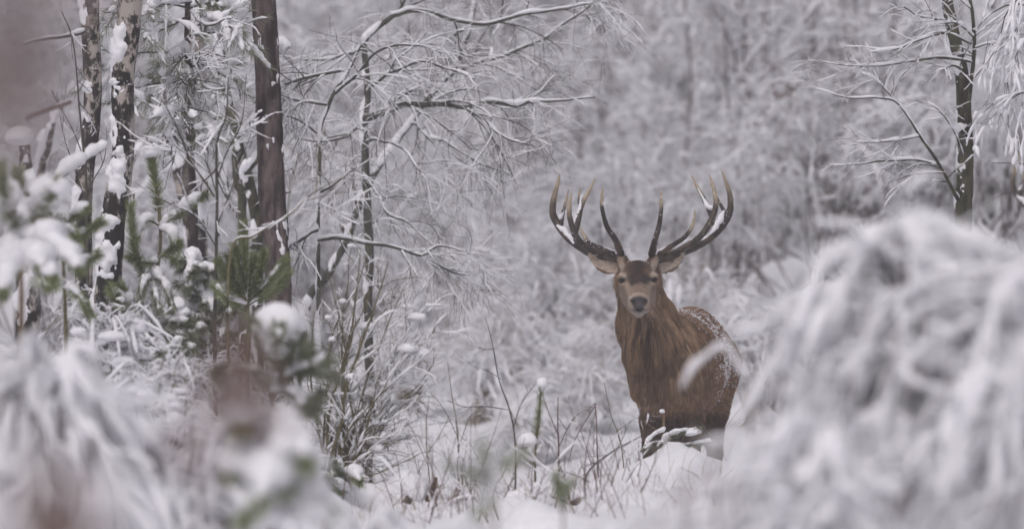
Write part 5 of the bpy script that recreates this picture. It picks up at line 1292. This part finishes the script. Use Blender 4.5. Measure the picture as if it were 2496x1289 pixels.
thicket()
# ------------------------------------------------------------------ grass and heather stalks in the clearing
def stalks():
    g = np.random.default_rng(5)
    n = 1500
    y = g.uniform(24.0, 40, n); px = g.uniform(850, 1780, n); x = (px-1248)/FPX*y
    keep = (fbm(np.stack([x*1.3, y*.6, y*0], -1), 2) > .42) & ~((np.abs(x-.8) < .35) & (y > 29.5))
    x, y = x[keep], y[keep]; n = len(x)
    z = ground(x, y); L = g.uniform(.06, .26, n)
    D = nrm(np.stack([g.normal(size=n)*.35, g.normal(size=n)*.3, np.ones(n)], 1))
    t = np.linspace(0, 1, 5)[None, :, None]
    bend = g.normal(size=(n, 1, 3))*np.array([.35, .3, .1])
    P = np.stack([x, y, z-.01], 1)[:, None]+D[:, None]*t*L[:, None, None]+bend*t*t*L[:, None, None]
    P[..., 2] -= (t[..., 0]**3)*L[:, None]*g.uniform(0, .35, n)[:, None]
    Rr = np.array([.0014, .0013, .0012, .001, .0004])[None]*g.uniform(.6, 1.1, n)[:, None]
    o = stuff(tubes(MB(), P, Rr, 3).build("dry_grass", M['grass_dry'])); tag(o, "dry pale grass stalks poking through the snow in the clearing", "grass")
    n = 150
    y = g.uniform(24.2, 28, n); px = np.where(g.uniform(size=n) < .7, g.uniform(990, 1560, n), g.uniform(700, 1760, n)); x = (px-1248)/FPX*y; z = ground(x, y)
    P = []; t = np.linspace(0, 1, 8)[None, :, None]
    L = g.uniform(.12, .42, n); D = nrm(np.stack([g.normal(size=n)*.5, g.normal(size=n)*.4, np.ones(n)], 1))
    P = np.stack([x, y, z-.02], 1)[:, None]+D[:, None]*t*L[:, None, None]+g.normal(size=(n, 1, 3))*.25*t*t*L[:, None, None]
    Rr = np.linspace(.0026, .001, 8)[None]*g.uniform(.7, 1.2, n)[:, None]
    T1 = grow(P, Rr, 4, (.05, .18), (.4, .9), -.1, .12, 6, .7, .2, 1., rmin=.0009)
    mb = MB(); s = MB(); tubes(mb, P, Rr, 4); tubes(mb, *T1, 3)
    snowline(s, P, Rr, .004, 1., 5, 14, .5, 1., .2, .3, 3); snowline(s, *T1, .003, 1., 4, 8, .55, 1., .2, .3, 4)
    o = stuff(mb.build("heather_stalks", M['twig_red'])); tag(o, "tangle of reddish bare heather stalks in the snow, bottom centre", "heather")
    stuff(s.build("snow", M['snow'], o))
stalks()
# ------------------------------------------------------------------ misty air
def haze():
    V = np.array([[x, y, z] for x in (-110, 110) for y in (-30, 270) for z in (-2.0, 52)], float)
    Q = [[0, 1, 3, 2], [4, 6, 7, 5], [0, 4, 5, 1], [2, 3, 7, 6], [0, 2, 6, 4], [1, 5, 7, 3]]
    m = bpy.data.materials.new("haze_air"); m.use_nodes = True; n = m.node_tree; n.nodes.clear()
    o = n.nodes.new("ShaderNodeOutputMaterial"); v = n.nodes.new("ShaderNodeVolumePrincipled")
    v.inputs["Color"].default_value = (.93, .93, .96, 1); v.inputs["Density"].default_value = HAZE; v.inputs["Anisotropy"].default_value = .0
    n.links.new(v.outputs[0], o.inputs["Volume"])
    ob = stuff(MB().add(V, Q).build("haze", m, smooth=False)); tag(ob, "thin winter mist hanging over the whole clearing", "haze")
HAZE = .0043
haze()
